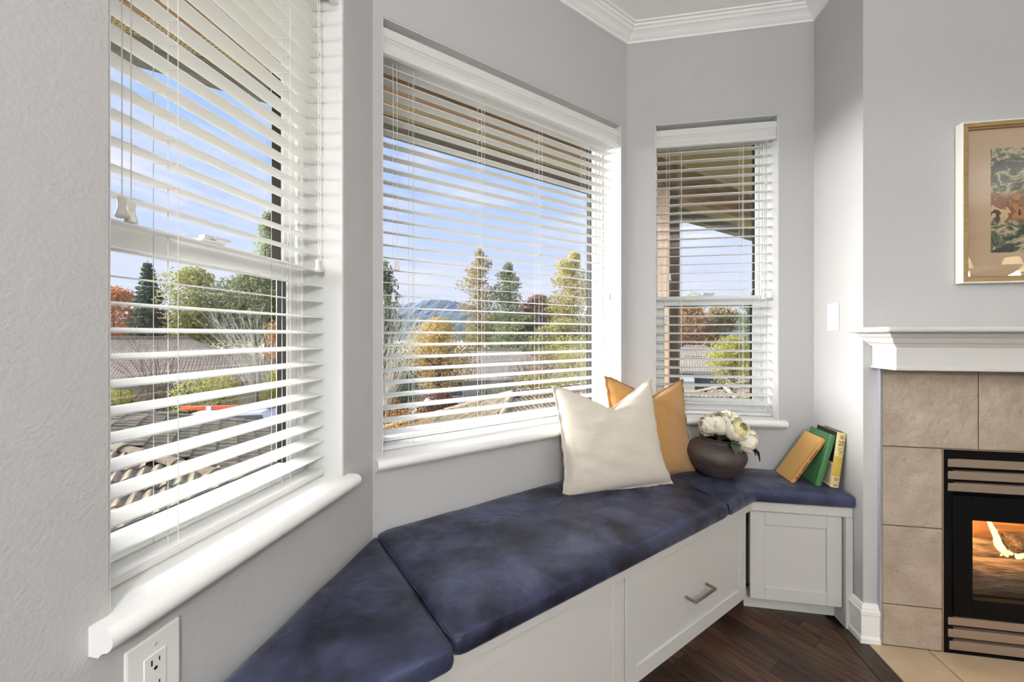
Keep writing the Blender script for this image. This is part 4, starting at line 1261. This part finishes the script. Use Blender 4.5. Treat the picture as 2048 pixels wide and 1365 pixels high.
# roof below the nearest window
ra_ = empty('tiled_roof', (0, 0, 0), 0, 'brown barrel tiled roof just below the nearest window', 'roof')
SA = .237
zA1 = lambda a, m: -.6 - SA * (a + 2.355)
zA2 = lambda a, m: -2.985 + SA * m
tiled_face(ra_, (1, 0), zA1, lambda a, m: a + m > 7.75 and m < 12.6 and a > -2.3, (-2.2, 2.3, -12.7, -5.2), (-52, -24))
tiled_face(ra_, (0, -1), zA2, lambda a, m: a + m < 7.65, (-11.4, -5.9, -2.2, 3.6), (-54, -24))
def face_deck(root, pts, zf, dz=-.03):
    vs = [amw(a, m, zf(a, m) + dz) for a, m in pts]
    MB().add(vs, [tuple(range(len(vs)))]).build('roof_deck', M_DECK, root)
face_deck(ra_, [(-2.3, 10.05), (2.5, 5.25), (2.5, 12.7), (-2.3, 12.7)], zA1)
face_deck(ra_, [(-2.3, 10.05), (2.2, 5.55), (-3.6, 5.55), (-3.6, 11.3)], zA2)
hp0 = amw(-2.3, 10.0, zA1(-2.3, 10.0)); hp1 = amw(2.3, 5.4, zA1(2.3, 5.4))
caps(ra_, hp0, hp1)
caps(ra_, amw(-2.3, 12.7, zA1(-2.3, 12.7) + .02), amw(2.4, 12.7, zA1(2.4, 12.7) + .02))
mb = MB().box((-3.4, 5.9, -4.3), (2.1, 12.5, -2.6)).build('wall', mat('stucco_beige', (190, 180, 164), .9, bump=.2, bump_scale=50), ra_); mb.rotation_euler = (0, 0, PI / 4)
# roof seen through the middle window
def hip_tiled(label, H, SL, m0, a1, a0, view, wallc):
    aH, mH = (H[0] + H[1]) / R2, (H[1] - H[0]) / R2
    r = empty('tiled_roof', (0, 0, 0), 0, label, 'roof')
    z1 = lambda a, m: H[2] - SL * (mH - m)
    z2 = lambda a, m: H[2] - SL * (aH - a)
    tiled_face(r, (0, -1), z1, lambda a, m: (a - aH) - (m - mH) > .06 and m < mH - .05, (-mH + .15, -m0, -a1, -m0 + 3), view)
    tiled_face(r, (-1, 0), z2, lambda a, m: (a - aH) - (m - mH) < -.06 and (a - aH) + (m - mH) < -.02, (-aH + .15, -a0, m0 - 3, mH + 3), view)
    face_deck(r, [(aH, mH), (aH + (m0 - mH), m0), (a1, m0), (a1, mH)], z1)
    face_deck(r, [(aH, mH), (a0, mH + (aH - a0)), (a0, mH - (aH - a0))], z2)
    h = Vector(H)
    d1 = mH - m0
    caps(r, h, amw(aH - d1, mH - d1, H[2] - SL * d1))
    d2 = aH - a0
    caps(r, h, amw(aH - d2, mH + d2, H[2] - SL * d2))
    caps(r, amw(a1, mH, H[2]), h)
    w = MB().box((a0 + .4, m0 + .3, -4.3), (a1 - .2, mH + 1.5, min(z1(0, m0 + .3), z2(a0 + .4, 0)) - .06)).build('wall', wallc, r)
    w.rotation_euler = (0, 0, PI / 4)
    return r
M_STUC = mat('stucco_grey', (176, 176, 170), .9, bump=.2, bump_scale=50)
hip_tiled('weathered barrel tiled hip roof below the middle window', (-2.1, 11.8, -.6), .42, 7.4, 12.2, 3.9, (-13, 17), M_STUC)
hip_tiled('reddish brown barrel tiled roof below the far window', (5.6, 17.2, -.92), .36, 5.6, 18.2, 12.4, (17, 35), M_STUC)

# ---------------------------------------------------------------- houses further off
def brickroof(name, c1, c2, rz=0.):
    if name in MATS: return MATS[name]
    m = mat(name, c1, .9)
    t = m.node_tree; b = t.nodes['Principled BSDF']
    co = t.nodes.new('ShaderNodeTexCoord')
    br = t.nodes.new('ShaderNodeTexBrick')
    br.inputs['Color1'].default_value = (*s2l(c1), 1); br.inputs['Color2'].default_value = (*s2l(c2), 1); br.inputs['Mortar'].default_value = (*s2l(tuple(v * .75 for v in c2)), 1)
    br.inputs['Scale'].default_value = 1.; br.offset = 0.; br.inputs['Brick Width'].default_value = .17; br.inputs['Row Height'].default_value = .30; br.inputs['Mortar Size'].default_value = .03; br.inputs['Mortar Smooth'].default_value = .8
    t.links.new(co.outputs['Object'], br.inputs['Vector']); t.links.new(br.outputs['Color'], b.inputs['Base Color'])
    bp = t.nodes.new('ShaderNodeBump'); bp.inputs['Strength'].default_value = .6; bp.inputs['Distance'].default_value = .05
    t.links.new(br.outputs['Fac'], bp.inputs['Height']); bp.invert = True; t.links.new(bp.outputs[0], b.inputs['Normal'])
    return m
M_RF1 = brickroof('far_tile_brown', (168, 150, 130), (150, 132, 114))
M_RF2 = brickroof('far_tile_grey', (158, 148, 136), (142, 132, 120))
M_WIN = mat('dark_pane', (70, 84, 96), .15, spec=.6)
M_STW = mat('stucco_white', (226, 228, 226), .9)
M_STB = mat('stucco_tan', (188, 172, 150), .9)
def house(label, x_, y_, rz, L_, Wd, zr, ze, roofm, wallm, wins=(), hip=1.0):
    h = empty('house', (x_, y_, -4.3), rz, label, 'house')
    ridge = L_ / 2 - Wd / 2 * hip
    a = [(-L_ / 2, -Wd / 2, ze), (L_ / 2, -Wd / 2, ze), (L_ / 2, Wd / 2, ze), (-L_ / 2, Wd / 2, ze), (-ridge, 0, zr), (ridge, 0, zr)]
    a = [(p[0], p[1], p[2] + 4.3) for p in a]
    MB().add(a, [(0, 1, 5, 4), (1, 2, 5), (2, 3, 4, 5), (3, 0, 4), (3, 2, 1, 0)]).build('roof', roofm, h)
    MB().box((-L_ / 2 + .5, -Wd / 2 + .5, 0), (L_ / 2 - .5, Wd / 2 - .5, ze + 4.3 - .02)).build('wall', wallm, h)
    MB().tube([(-ridge, 0, zr + 4.34), (ridge, 0, zr + 4.34)], .12, 6).build('ridge_cap', roofm, h)
    MB().box((-L_ / 2 - .06, -Wd / 2 - .1, ze + 4.3 - .16), (L_ / 2 + .06, -Wd / 2, ze + 4.3 + .02)).build('gutter', M_GUT, h)
    for (wx, wz, ww, wh) in wins:
        f = MB().box((wx - ww / 2, -Wd / 2 + .44, wz), (wx + ww / 2, -Wd / 2 + .5, wz + wh)).build('window', M_STW, h)
        MB().box((wx - ww / 2 + .08, -Wd / 2 + .42, wz + .08), (wx + ww / 2 - .08, -Wd / 2 + .45, wz + wh - .08)).build('pane', M_WIN, f)
    return h
house('long low house with a brown tiled hip roof beyond the shrubs', -33.1, 24.0, math.radians(38), 17, 10, .90, -1.7, M_RF1, M_STB, [(-4, .6, 1.6, 1.2), (2, .6, 1.6, 1.2)])
house('smaller tiled hip roof house in front of the long low one', -22.2, 21.2, math.radians(40), 8, 5.6, .05, -1.5, M_RF1, M_STB, [(-1, .6, 1.4, 1.2)])
house('grey roofed house beyond the yellow tree', -8.2, 35.5, math.radians(12), 15, 10, -.25, -2.45, M_RF2, M_STUC, [(-3, .5, 1.6, 1.2), (3, .5, 1.6, 1.2)])
house('house with a low grey roof in the distance behind the post', 11.3, 43.5, math.radians(-8), 11, 9, -.05, -1.9, M_RF2, M_STB, [(0, .6, 1.6, 1.2)])
hw_ = house('white garage house behind the reddish roof', 8.9, 31.0, math.radians(-12), 9, 6, -.45, -1.3, M_RF2, M_STW, [(-2.4, 1.4, 1.0, 1.0), (.0, 1.0, 2.0, 1.6), (2.6, 1.4, 1.0, 1.0)])
# awning on the garage
MB().add([(-3.4, -2.5, 2.85), (-1.0, -2.5, 2.85), (-1.0, -3.5, 2.4), (-3.4, -3.5, 2.4), (-3.4, -2.5, 2.77), (-1.0, -2.5, 2.77), (-1.0, -3.5, 2.32), (-3.4, -3.5, 2.32)], [(0, 1, 2, 3), (7, 6, 5, 4), (3, 2, 6, 7), (0, 3, 7, 4), (1, 5, 6, 2)]).build('awning', mat('awning_grey', (150, 160, 164), .8), hw_)

# ---------------------------------------------------------------- vehicles
M_CARW = mat('white_car_paint', (236, 238, 240), .3, spec=.6)
M_TYRE = mat('tyre', (30, 30, 30), .9)
M_RED = mat('red_orange_paint', (226, 84, 48), .5)
def car(name, label, x_, y_, rz, L_, Wd, hood, roofz, van=False, cat='car', z0=-4.27):
    c = empty(name, (x_, y_, z0), rz, label, cat)
    def sect(p): return MB().add([(q[0], -Wd / 2 * q[2], q[1]) for q in p] + [(q[0], Wd / 2 * q[2], q[1]) for q in p], [tuple(range(len(p))), tuple(reversed(range(len(p), 2 * len(p))))] + [(i, len(p) + i, len(p) + (i + 1) % len(p), (i + 1) % len(p)) for i in range(len(p))])
    sect([(-L_ / 2, .35, 1), (L_ / 2, .35, 1), (L_ / 2, hood * .85, .96), (L_ / 2 - .25, hood, .94), (-L_ / 2 + .2, hood, .94), (-L_ / 2, hood * .9, .96)]).build('body', M_CARW, c, bevel=.05, smooth=40)
    if van: p = [(-L_ / 2 + .05, hood - .05, .94), (L_ / 2 - .9, hood - .05, .94), (L_ / 2 - 1.5, roofz, .84), (-L_ / 2 + .15, roofz, .86)]
    else: p = [(-L_ / 2 + .55, hood - .05, .92), (L_ / 2 - 1.1, hood - .05, .92), (L_ / 2 - 1.9, roofz, .76), (-L_ / 2 + 1.1, roofz, .76)]
    cb = sect(p).build('cabin', M_CARW, c, bevel=.06, smooth=40)
    for s_ in (-1, 1):
        wv = [(p[0][0] + .25, s_ * Wd / 2 * .945, hood + .05), (p[1][0] - .3, s_ * Wd / 2 * .945, hood + .05), (p[2][0] + .05, s_ * Wd / 2 * (p[2][2] + .045), roofz - .12), (p[3][0] + .1, s_ * Wd / 2 * (p[3][2] + .045), roofz - .12)]
        MB().add(wv, [(0, 1, 2, 3)]).build('side_window', M_WIN, cb)
        for wx in (-L_ / 2 + .85, L_ / 2 - .85):
            o = MB().lathe([(.0, -.1), (.30, -.1), (.33, -.07), (.33, .07), (.30, .1), (.0, .1)], 18, cap=False).build('wheel', M_TYRE, c, smooth=40)
            o.matrix_local = Matrix.Translation((wx, s_ * (Wd / 2 - .1), .33)) @ Matrix.Rotation(PI / 2, 4, 'X')
    return c
car('parked_van', 'white van parked below, under the red bar', -14.3, 15.25, math.radians(18), 4.4, 1.9, 1.25, 2.15, van=True, cat='van')
car('parked_car', 'white car parked beyond the middle tiled roof', -8.6, 24.2, math.radians(35), 4.3, 1.75, .95, 1.45)
# red bar with brackets, resting on the van's roof
t = empty('ladder_bar', (-15.2, 14.95, -2.10), math.radians(18), 'long red orange bar lying across the white van', 'bar')
MB().box((-1.9, -.08, .0), (1.9, .08, .16)).build('bar', M_RED, t, bevel=.015)
for x_ in (-.8, .4, 1.7):
    MB().box((x_ - .10, -.10, -.02), (x_ + .10, .10, .16)).build('bracket', M_CARW if x_ < 0 else M_GUT, t, bevel=.02)

# ---------------------------------------------------------------- trees and shrubs
class Leaves:
    def __init__(s, seed): s.v = []; s.f = []; s.r = random.Random(seed)
    def leaf(s, c, size, flat=None):
        r = s.r
        n = Vector((r.gauss(0, 1), r.gauss(0, 1), r.gauss(0, 1) + (flat or 0)))
        n.normalize()
        a = n.orthogonal().normalized(); a = a * math.cos(0) 
        b = n.cross(a)
        q = r.uniform(0, 6.28)
        a, b = a * math.cos(q) + b * math.sin(q), b * math.cos(q) - a * math.sin(q)
        h = size * r.uniform(.6, 1.2)
        k = len(s.v)
        s.v += [tuple(c + a * h), tuple(c + b * h * .55), tuple(c - a * h), tuple(c - b * h * .55)]
        s.f.append((k, k + 1, k + 2, k + 3))
    def blob(s, c, rx, ry, rz, n, size, flat=None, shell=.55):
        r = s.r
        size *= .55; n = int(n * 2.6)
        for _ in range(n):
            d = Vector((r.gauss(0, 1), r.gauss(0, 1), r.gauss(0, 1))).normalized()
            q = shell + (1 - shell) * r.random() ** .5
            q *= 1 + .25 * noise.noise(d * 2.3 + c * .3)
            s.leaf(c + Vector((d.x * rx * q, d.y * ry * q, d.z * rz * q)), size, flat)
    def build(s, m, parent, name='foliage'):
        me = D.meshes.new(name); me.from_pydata(s.v, [], s.f); me.materials.append(m)
        o = link(name, me, parent); o['kind'] = 'stuff'
        return o
M_BARK = mat('bark', (108, 96, 84), .95, noise_amt=.7, noise_scale=6, rgb2=(76, 66, 56), bump=.5, bump_scale=12)
M_TWIG = mat('pale_twig', (178, 172, 160), .9)
M_TWIGD = mat('dark_twig', (104, 88, 74), .9)
GZ = -4.3
def limbs(mb, base, top, r, seed, spread, n):
    rn = random.Random(seed)
    mb.tube([base, base.lerp(top, .35) + Vector((rn.uniform(-.2, .2), rn.uniform(-.2, .2), 0)), base.lerp(top, .7), top], [r, r * .8, r * .5, r * .12], 7)
    for i in range(n):
        q = rn.uniform(.3, .85)
        p = base.lerp(top, q)
        a = rn.uniform(0, 6.28); l = spread * rn.uniform(.5, 1.) * (1.15 - q * .6)
        e_ = p + Vector((math.cos(a) * l, math.sin(a) * l, l * rn.uniform(.4, 1.1)))
        mb.tube([p, p.lerp(e_, .5) + Vector((0, 0, -.1 * l)), e_], [r * .38, r * .25, r * .07], 5)
def tree(label, x_, y_, zt, w, cols, style='round', n=2600, size=.2, seed=1, name='leafy_tree', crown0=None, group='trees beyond the roofs', far=1.):
    x_, y_, w = x_ * far, y_ * far, w * far
    zt = 1.15 + (zt - 1.15) * far; size *= far
    t = empty(name, (x_, y_, GZ), 0, label, 'tree', group)
    H = zt - GZ
    L_ = Leaves(seed); rn = L_.r
    mb = MB()
    if style == 'conifer':
        limbs(mb, Vector((0, 0, 0)), Vector((0, 0, H)), .16, seed, 0, 0)
        lv = 26
        for i in range(lv):
            q = .12 + .88 * i / lv
            z_ = H * q; rr = w / 2 * (1 - q) ** .85 * rn.uniform(.8, 1.1) + .05
            nb_ = 9
            for k in range(nb_):
                a = 2 * PI * k / nb_ + i * .7 + rn.uniform(-.2, .2)
                mb.tube([(0, 0, z_), (math.cos(a) * rr, math.sin(a) * rr, z_ - rr * .22)], [.03, .008], 3)
                for j in range(int(n / lv / nb_)):
                    s_ = rn.uniform(.15, 1.05)
                    L_.leaf(Vector((math.cos(a) * rr * s_ + rn.gauss(0, .06), math.sin(a) * rr * s_ + rn.gauss(0, .06), z_ - rr * .22 * s_ - rn.uniform(0, .12))), size, .8)
    elif style == 'spire':
        limbs(mb, Vector((0, 0, 0)), Vector((0, 0, H * .97)), .22, seed, w * .45, 22)
        z0 = H * .28 if crown0 is None else crown0 - GZ
        for i in range(14):
            q = i / 13
            z_ = z0 + (H - z0) * q
            rr = w / 2 * (math.sin(PI * (.18 + .74 * q)) ** .8) * rn.uniform(.8, 1.1)
            a = rn.uniform(0, 6.28)
            L_.blob(Vector((math.cos(a) * rr * .35, math.sin(a) * rr * .35, z_)), rr * .85, rr * .85, (H - z0) / 11, n // 14, size, shell=.1)
    else:
        limbs(mb, Vector((0, 0, 0)), Vector((0, 0, H * .85)), .25, seed, w * .4, 16)
        z0 = H * .25 if crown0 is None else crown0 - GZ
        cz = (z0 + H) / 2; rz_ = (H - z0) / 2
        nb_ = 16
        for i in range(nb_):
            d = Vector((rn.gauss(0, 1), rn.gauss(0, 1), rn.gauss(0, .9))).normalized()
            s_ = .62 if i else 0
            c = Vector((d.x * w / 2 * s_, d.y * w / 2 * s_, cz + d.z * rz_ * s_))
            L_.blob(c, w * .27, w * .27, rz_ * .42, n // nb_, size, shell=.15)
        L_.blob(Vector((0, 0, H - rz_ * .28)), w * .2, w * .2, rz_ * .27, n // 8, size, shell=.3)
    mb.build('trunk', M_BARK, t, smooth=True)
    key = 'leaves_%d' % abs(hash(tuple(cols)) % 99999)
    L_.build(leafmat('leaves ' + '_'.join('%d' % c for c in cols[0] + cols[-1]), cols), t)
    return t
def shrub(label, x_, y_, zt, w, cols, n=1500, size=.11, seed=1, h=None, zb=GZ, tall=1., name='shrub'):
    t = empty(name, (x_, y_, zb), 0, label, 'shrub', 'shrubs between the roofs')
    L_ = Leaves(seed); rn = L_.r; mb = MB()
    H = zt - zb
    for i in range(9):
        a = rn.uniform(0, 6.28); l = rn.uniform(.3, .5) * w
        mb.tube([(0, 0, 0), (math.cos(a) * l * .3, math.sin(a) * l * .3, H * .5), (math.cos(a) * l, math.sin(a) * l, H * rn.uniform(.75, .98))], [.05, .03, .008], 5)
    nb_ = 10
    for i in range(nb_):
        a = rn.uniform(0, 6.28); q = rn.uniform(.1, .6)
        L_.blob(Vector((math.cos(a) * w / 2 * q, math.sin(a) * w / 2 * q, H * rn.uniform(.35, .80))), w * .26, w * .26, H * .2, n // nb_, size, shell=.4)
    mb.build('stems', M_BARK, t, smooth=True)
    L_.build(leafmat('leaves ' + '_'.join('%d' % c for c in cols[0] + cols[-1]), cols), t)
    return t
def bare(label, x_, y_, z0, z1, w, m, seed, n=60, r=.018, lean=(0, 0), name='bare_shrub'):
    t = empty(name, (x_, y_, GZ), 0, label, 'shrub')
    rn = random.Random(seed); mb = MB()
    tr = MB().tube([(0, 0, 0), (0, 0, z0 - GZ)], [.1, .06], 6).build('trunk', M_BARK, t)
    for i in range(n):
        a = rn.uniform(0, 6.28); l = w / 2 * rn.uniform(.3, 1.1); h = (z1 - z0) * rn.uniform(.4, 1.05)
        p = Vector((rn.uniform(-.3, .3), rn.uniform(-.3, .3), z0 - GZ - .5 + rn.uniform(0, .5)))
        e_ = p + Vector((math.cos(a) * l + lean[0] * h, math.sin(a) * l + lean[1] * h, h + .5))
        mid = p.lerp(e_, .5) + Vector((rn.uniform(-.15, .15), rn.uniform(-.15, .15), .15 * h))
        mb.tube([p, mid, e_], [r, r * .7, r * .25], 4)
        for k in range(2):
            q = mid.lerp(e_, rn.uniform(.0, .7)); f = q + (e_ - mid) * .45 + Vector((rn.uniform(-.3, .3), rn.uniform(-.3, .3), rn.uniform(0, .25)))
            mb.tube([q, f], [r * .5, r * .2], 3)
    o = mb.build('twigs', m, t); o['kind'] = 'stuff'
    return t
ORANGE = [(184, 118, 76), (200, 142, 92), (166, 104, 72), (190, 156, 104)]
FIR = [(86, 106, 94), (102, 122, 106), (72, 92, 82), (114, 132, 112)]
YGRN = [(152, 152, 86), (172, 168, 98), (130, 136, 80), (184, 178, 112)]
GRN = [(130, 138, 100), (148, 154, 114), (112, 122, 88), (164, 166, 126)]
LGRN = [(148, 158, 124), (168, 174, 142), (128, 142, 108), (180, 184, 152)]
RUST = [(160, 126, 94), (146, 112, 86), (174, 144, 106), (134, 114, 88)]
YEL = [(186, 158, 88), (198, 172, 104), (166, 142, 84), (176, 162, 106)]
THIN = [(164, 148, 114), (146, 136, 104), (178, 160, 122), (136, 132, 102)]
REDB = [(152, 118, 102), (138, 102, 90), (166, 132, 112), (132, 112, 96)]
YG2 = [(178, 168, 108), (190, 176, 108), (156, 154, 106), (202, 186, 122)]
DKG = [(104, 118, 94), (122, 134, 106), (90, 104, 84), (134, 144, 116)]
YG3 = [(164, 160, 84), (178, 172, 98), (142, 144, 78), (186, 178, 108)]
tree('orange maple at the far left beyond the long roof', -39.5, 27.5, 5.3, 6.6, ORANGE, n=3000, size=.26, seed=1, far=1.22)
tree('dark blue green fir beside the orange maple', -35.3, 27.0, 7.3, 4.6, FIR, 'conifer', n=5200, size=.24, seed=2, name='fir_tree', far=1.22)
tree('yellow green leafy tree right of the fir', -33.6, 29.6, 7.2, 7.2, YGRN, n=3400, size=.26, seed=3, far=1.22)
tree('broad grey green tree filling the right of the nearest window', -29.5, 32.0, 7.0, 10.5, GRN, n=5600, size=.27, seed=4, far=1.22)
tree('pale green spire tree rising above the others behind the nearest window', -33.6, 37.4, 13.6, 4.4, LGRN, 'spire', n=2200, size=.28, seed=5, crown0=3, far=1.22)
tree('second grey green tree at the edge of the nearest window', -25.5, 31.5, 6.2, 6.5, GRN, n=3000, size=.26, seed=31, far=1.22)
tree('low rust leaved tree by the edge of the nearest window', -21.8, 26.6, 2.6, 4.0, RUST, n=2200, size=.2, seed=6, crown0=-2.5)
tree('dark pine at the left edge of the middle window', -9.7, 18.6, 4.2, 3.2, DKG, 'spire', n=3600, size=.15, seed=7, name='pine_tree', crown0=-3.6)
tree('golden yellow autumn tree in front of the mountain', -9.3, 24.9, 2.4, 5.0, YEL, n=3600, size=.16, seed=8, crown0=-3.0)
tree('tall thin leaved brownish poplar in the middle window', -11.3, 42.7, 9.8, 5.0, THIN, 'spire', n=2400, size=.25, seed=9, crown0=-1, far=1.15)
tree('tall green poplar right of the brownish one', -7.9, 43.3, 8.4, 5.0, LGRN, 'spire', n=3000, size=.25, seed=10, crown0=-2, far=1.15)
tree('red brown leaved tree between the poplars and the yellow one', -5.0, 45.8, 5.9, 6.0, REDB, n=2800, size=.26, seed=11, far=1.15)
tree('tall yellow green tree at the right of the middle window', -1.0, 42.5, 9.2, 6.4, YG2, 'spire', n=4200, size=.26, seed=12, crown0=-1, far=1.15)
tree('wide dark green tree low behind the poplars', -10.2, 49.5, 4.0, 9.0, DKG, n=3600, size=.3, seed=13, far=1.15)
tree('low green tree under the red brown one', -6.0, 41.5, 3.4, 7.0, GRN, n=3000, size=.24, seed=14, crown0=-3, far=1.15)
tree('low olive tree under the tall yellow green one', -1.6, 39.0, 2.8, 8.0, YGRN, n=3200, size=.24, seed=15, crown0=-3, far=1.15)
tree('dull red leaved tree at the lower right of the middle window', 2.2, 41.0, 3.4, 6.5, REDB, n=2600, size=.24, seed=32, crown0=-3, far=1.15)
tree('wide rust brown tree beyond the far window', 10.6, 42.8, 4.3, 6.4, RUST, n=3400, size=.25, seed=16, far=1.3)
tree('second rust brown tree right of the post', 14.0, 45.0, 4.2, 5.6, THIN, n=2600, size=.25, seed=17, far=1.3)
tree('dark green tree at the right edge of the far window', 14.6, 37.0, 4.2, 4.2, DKG, 'spire', n=3000, size=.2, seed=18, crown0=-3)
tree('bright yellow green tree in front of the white garage house', 8.85, 25.9, 1.15, 2.9, YG3, n=5200, size=.09, seed=19, crown0=-2.2)
tree('thin topped pale tree reaching above the rail of the far window', 12.4, 48.5, 6.2, 4.6, LGRN, n=700, size=.22, seed=20, far=1.3)
shrub('yellow green shrub at the far left below the long roof', -24.1, 17.1, -.63, 3.7, YGRN, n=1800, seed=1)
shrub('olive shrub second from the left below the long roof', -22.6, 18.6, -.8, 3.9, GRN, n=1800, seed=2)
shrub('wide olive shrub below the small hip roof', -18.9, 17.4, -.6, 3.4, YGRN, n=2000, seed=3)
shrub('dark low shrub behind the red bar', -22.5, 18.0, -1.9, 4.0, DKG, n=2000, seed=21)
shrub('tall yellow shrub at the right of the nearest window', -16.4, 19.2, .25, 2.4, YG3, n=1800, seed=4)
shrub('rusty grass mound at the lower left of the middle window', -4.9, 10.6, -.85, 2.6, [(176, 134, 84), (160, 122, 78), (188, 152, 92), (150, 132, 82)], n=3000, size=.06, seed=5)
shrub('green hedge mound below the middle window', -3.9, 8.3, -1.05, 2.4, [(134, 140, 86), (150, 152, 96), (116, 128, 76), (166, 160, 104)], n=3200, size=.05, seed=6)
shrub('red purple shrub beside the white car', -8.1, 22.6, -1.95, 2.2, [(150, 84, 88), (132, 70, 78), (166, 104, 96), (126, 86, 80)], n=1400, seed=7)
shrub('dark shrub under the pine', -10.2, 21.0, -1.0, 2.6, DKG, n=1500, seed=8)
shrub('small orange shrub under the dark pine', -7.6, 15.2, -.95, 1.3, ORANGE, n=900, seed=9)
shrub('brown red shrub left of the white car', -7.4, 18.6, -1.5, 2.4, REDB, n=1500, seed=22)
shrub('rusty green shrub right of the grey roof', -3.2, 25.8, .1, 3.4, RUST, n=2000, seed=10)
shrub('yellow green shrub at the right of the middle window', -.4, 24.3, .5, 3.6, YG2, n=2200, seed=11)
shrub('wide olive shrub behind the ridge of the middle tiled roof', -1.2, 18.4, -.45, 4.2, YGRN, n=2400, seed=12)
shrub('dark green shrub between the grey roof and the tiled ridge', -4.6, 19.6, -1.2, 3.0, DKG, n=1800, seed=23)
shrub('red shrub at the right edge of the far window', 7.7, 19.8, -.5, 1.0, [(196, 96, 76), (176, 84, 70), (210, 120, 92), (160, 92, 70)], n=700, seed=13)
shrub('orange red creeping shrub low in the far window', 4.05, 11.6, -.62, 1.5, [(190, 110, 82), (176, 120, 86), (150, 130, 80), (204, 136, 100)], n=1500, size=.05, seed=14)
shrub('green shrub low at the right of the far window', 5.5, 14.6, -.75, 1.3, YGRN, n=1200, size=.07, seed=15)
bare('pale bare twigged shrub in front of the broad grey green tree', -15.9, 17.2, -1.2, 2.3, 3.6, M_TWIG, 3, n=70, r=.016, lean=(-.4, .1))
bare('pale bare twigs in front of the dark pine', -7.8, 14.6, -1.6, 2.2, 2.6, M_TWIG, 4, n=60, r=.010, lean=(.25, .1))
bare('dark bare branched shrub in front of the long roof', -16.6, 13.0, -1.2, .75, 2.6, M_TWIGD, 5, n=26, r=.016)
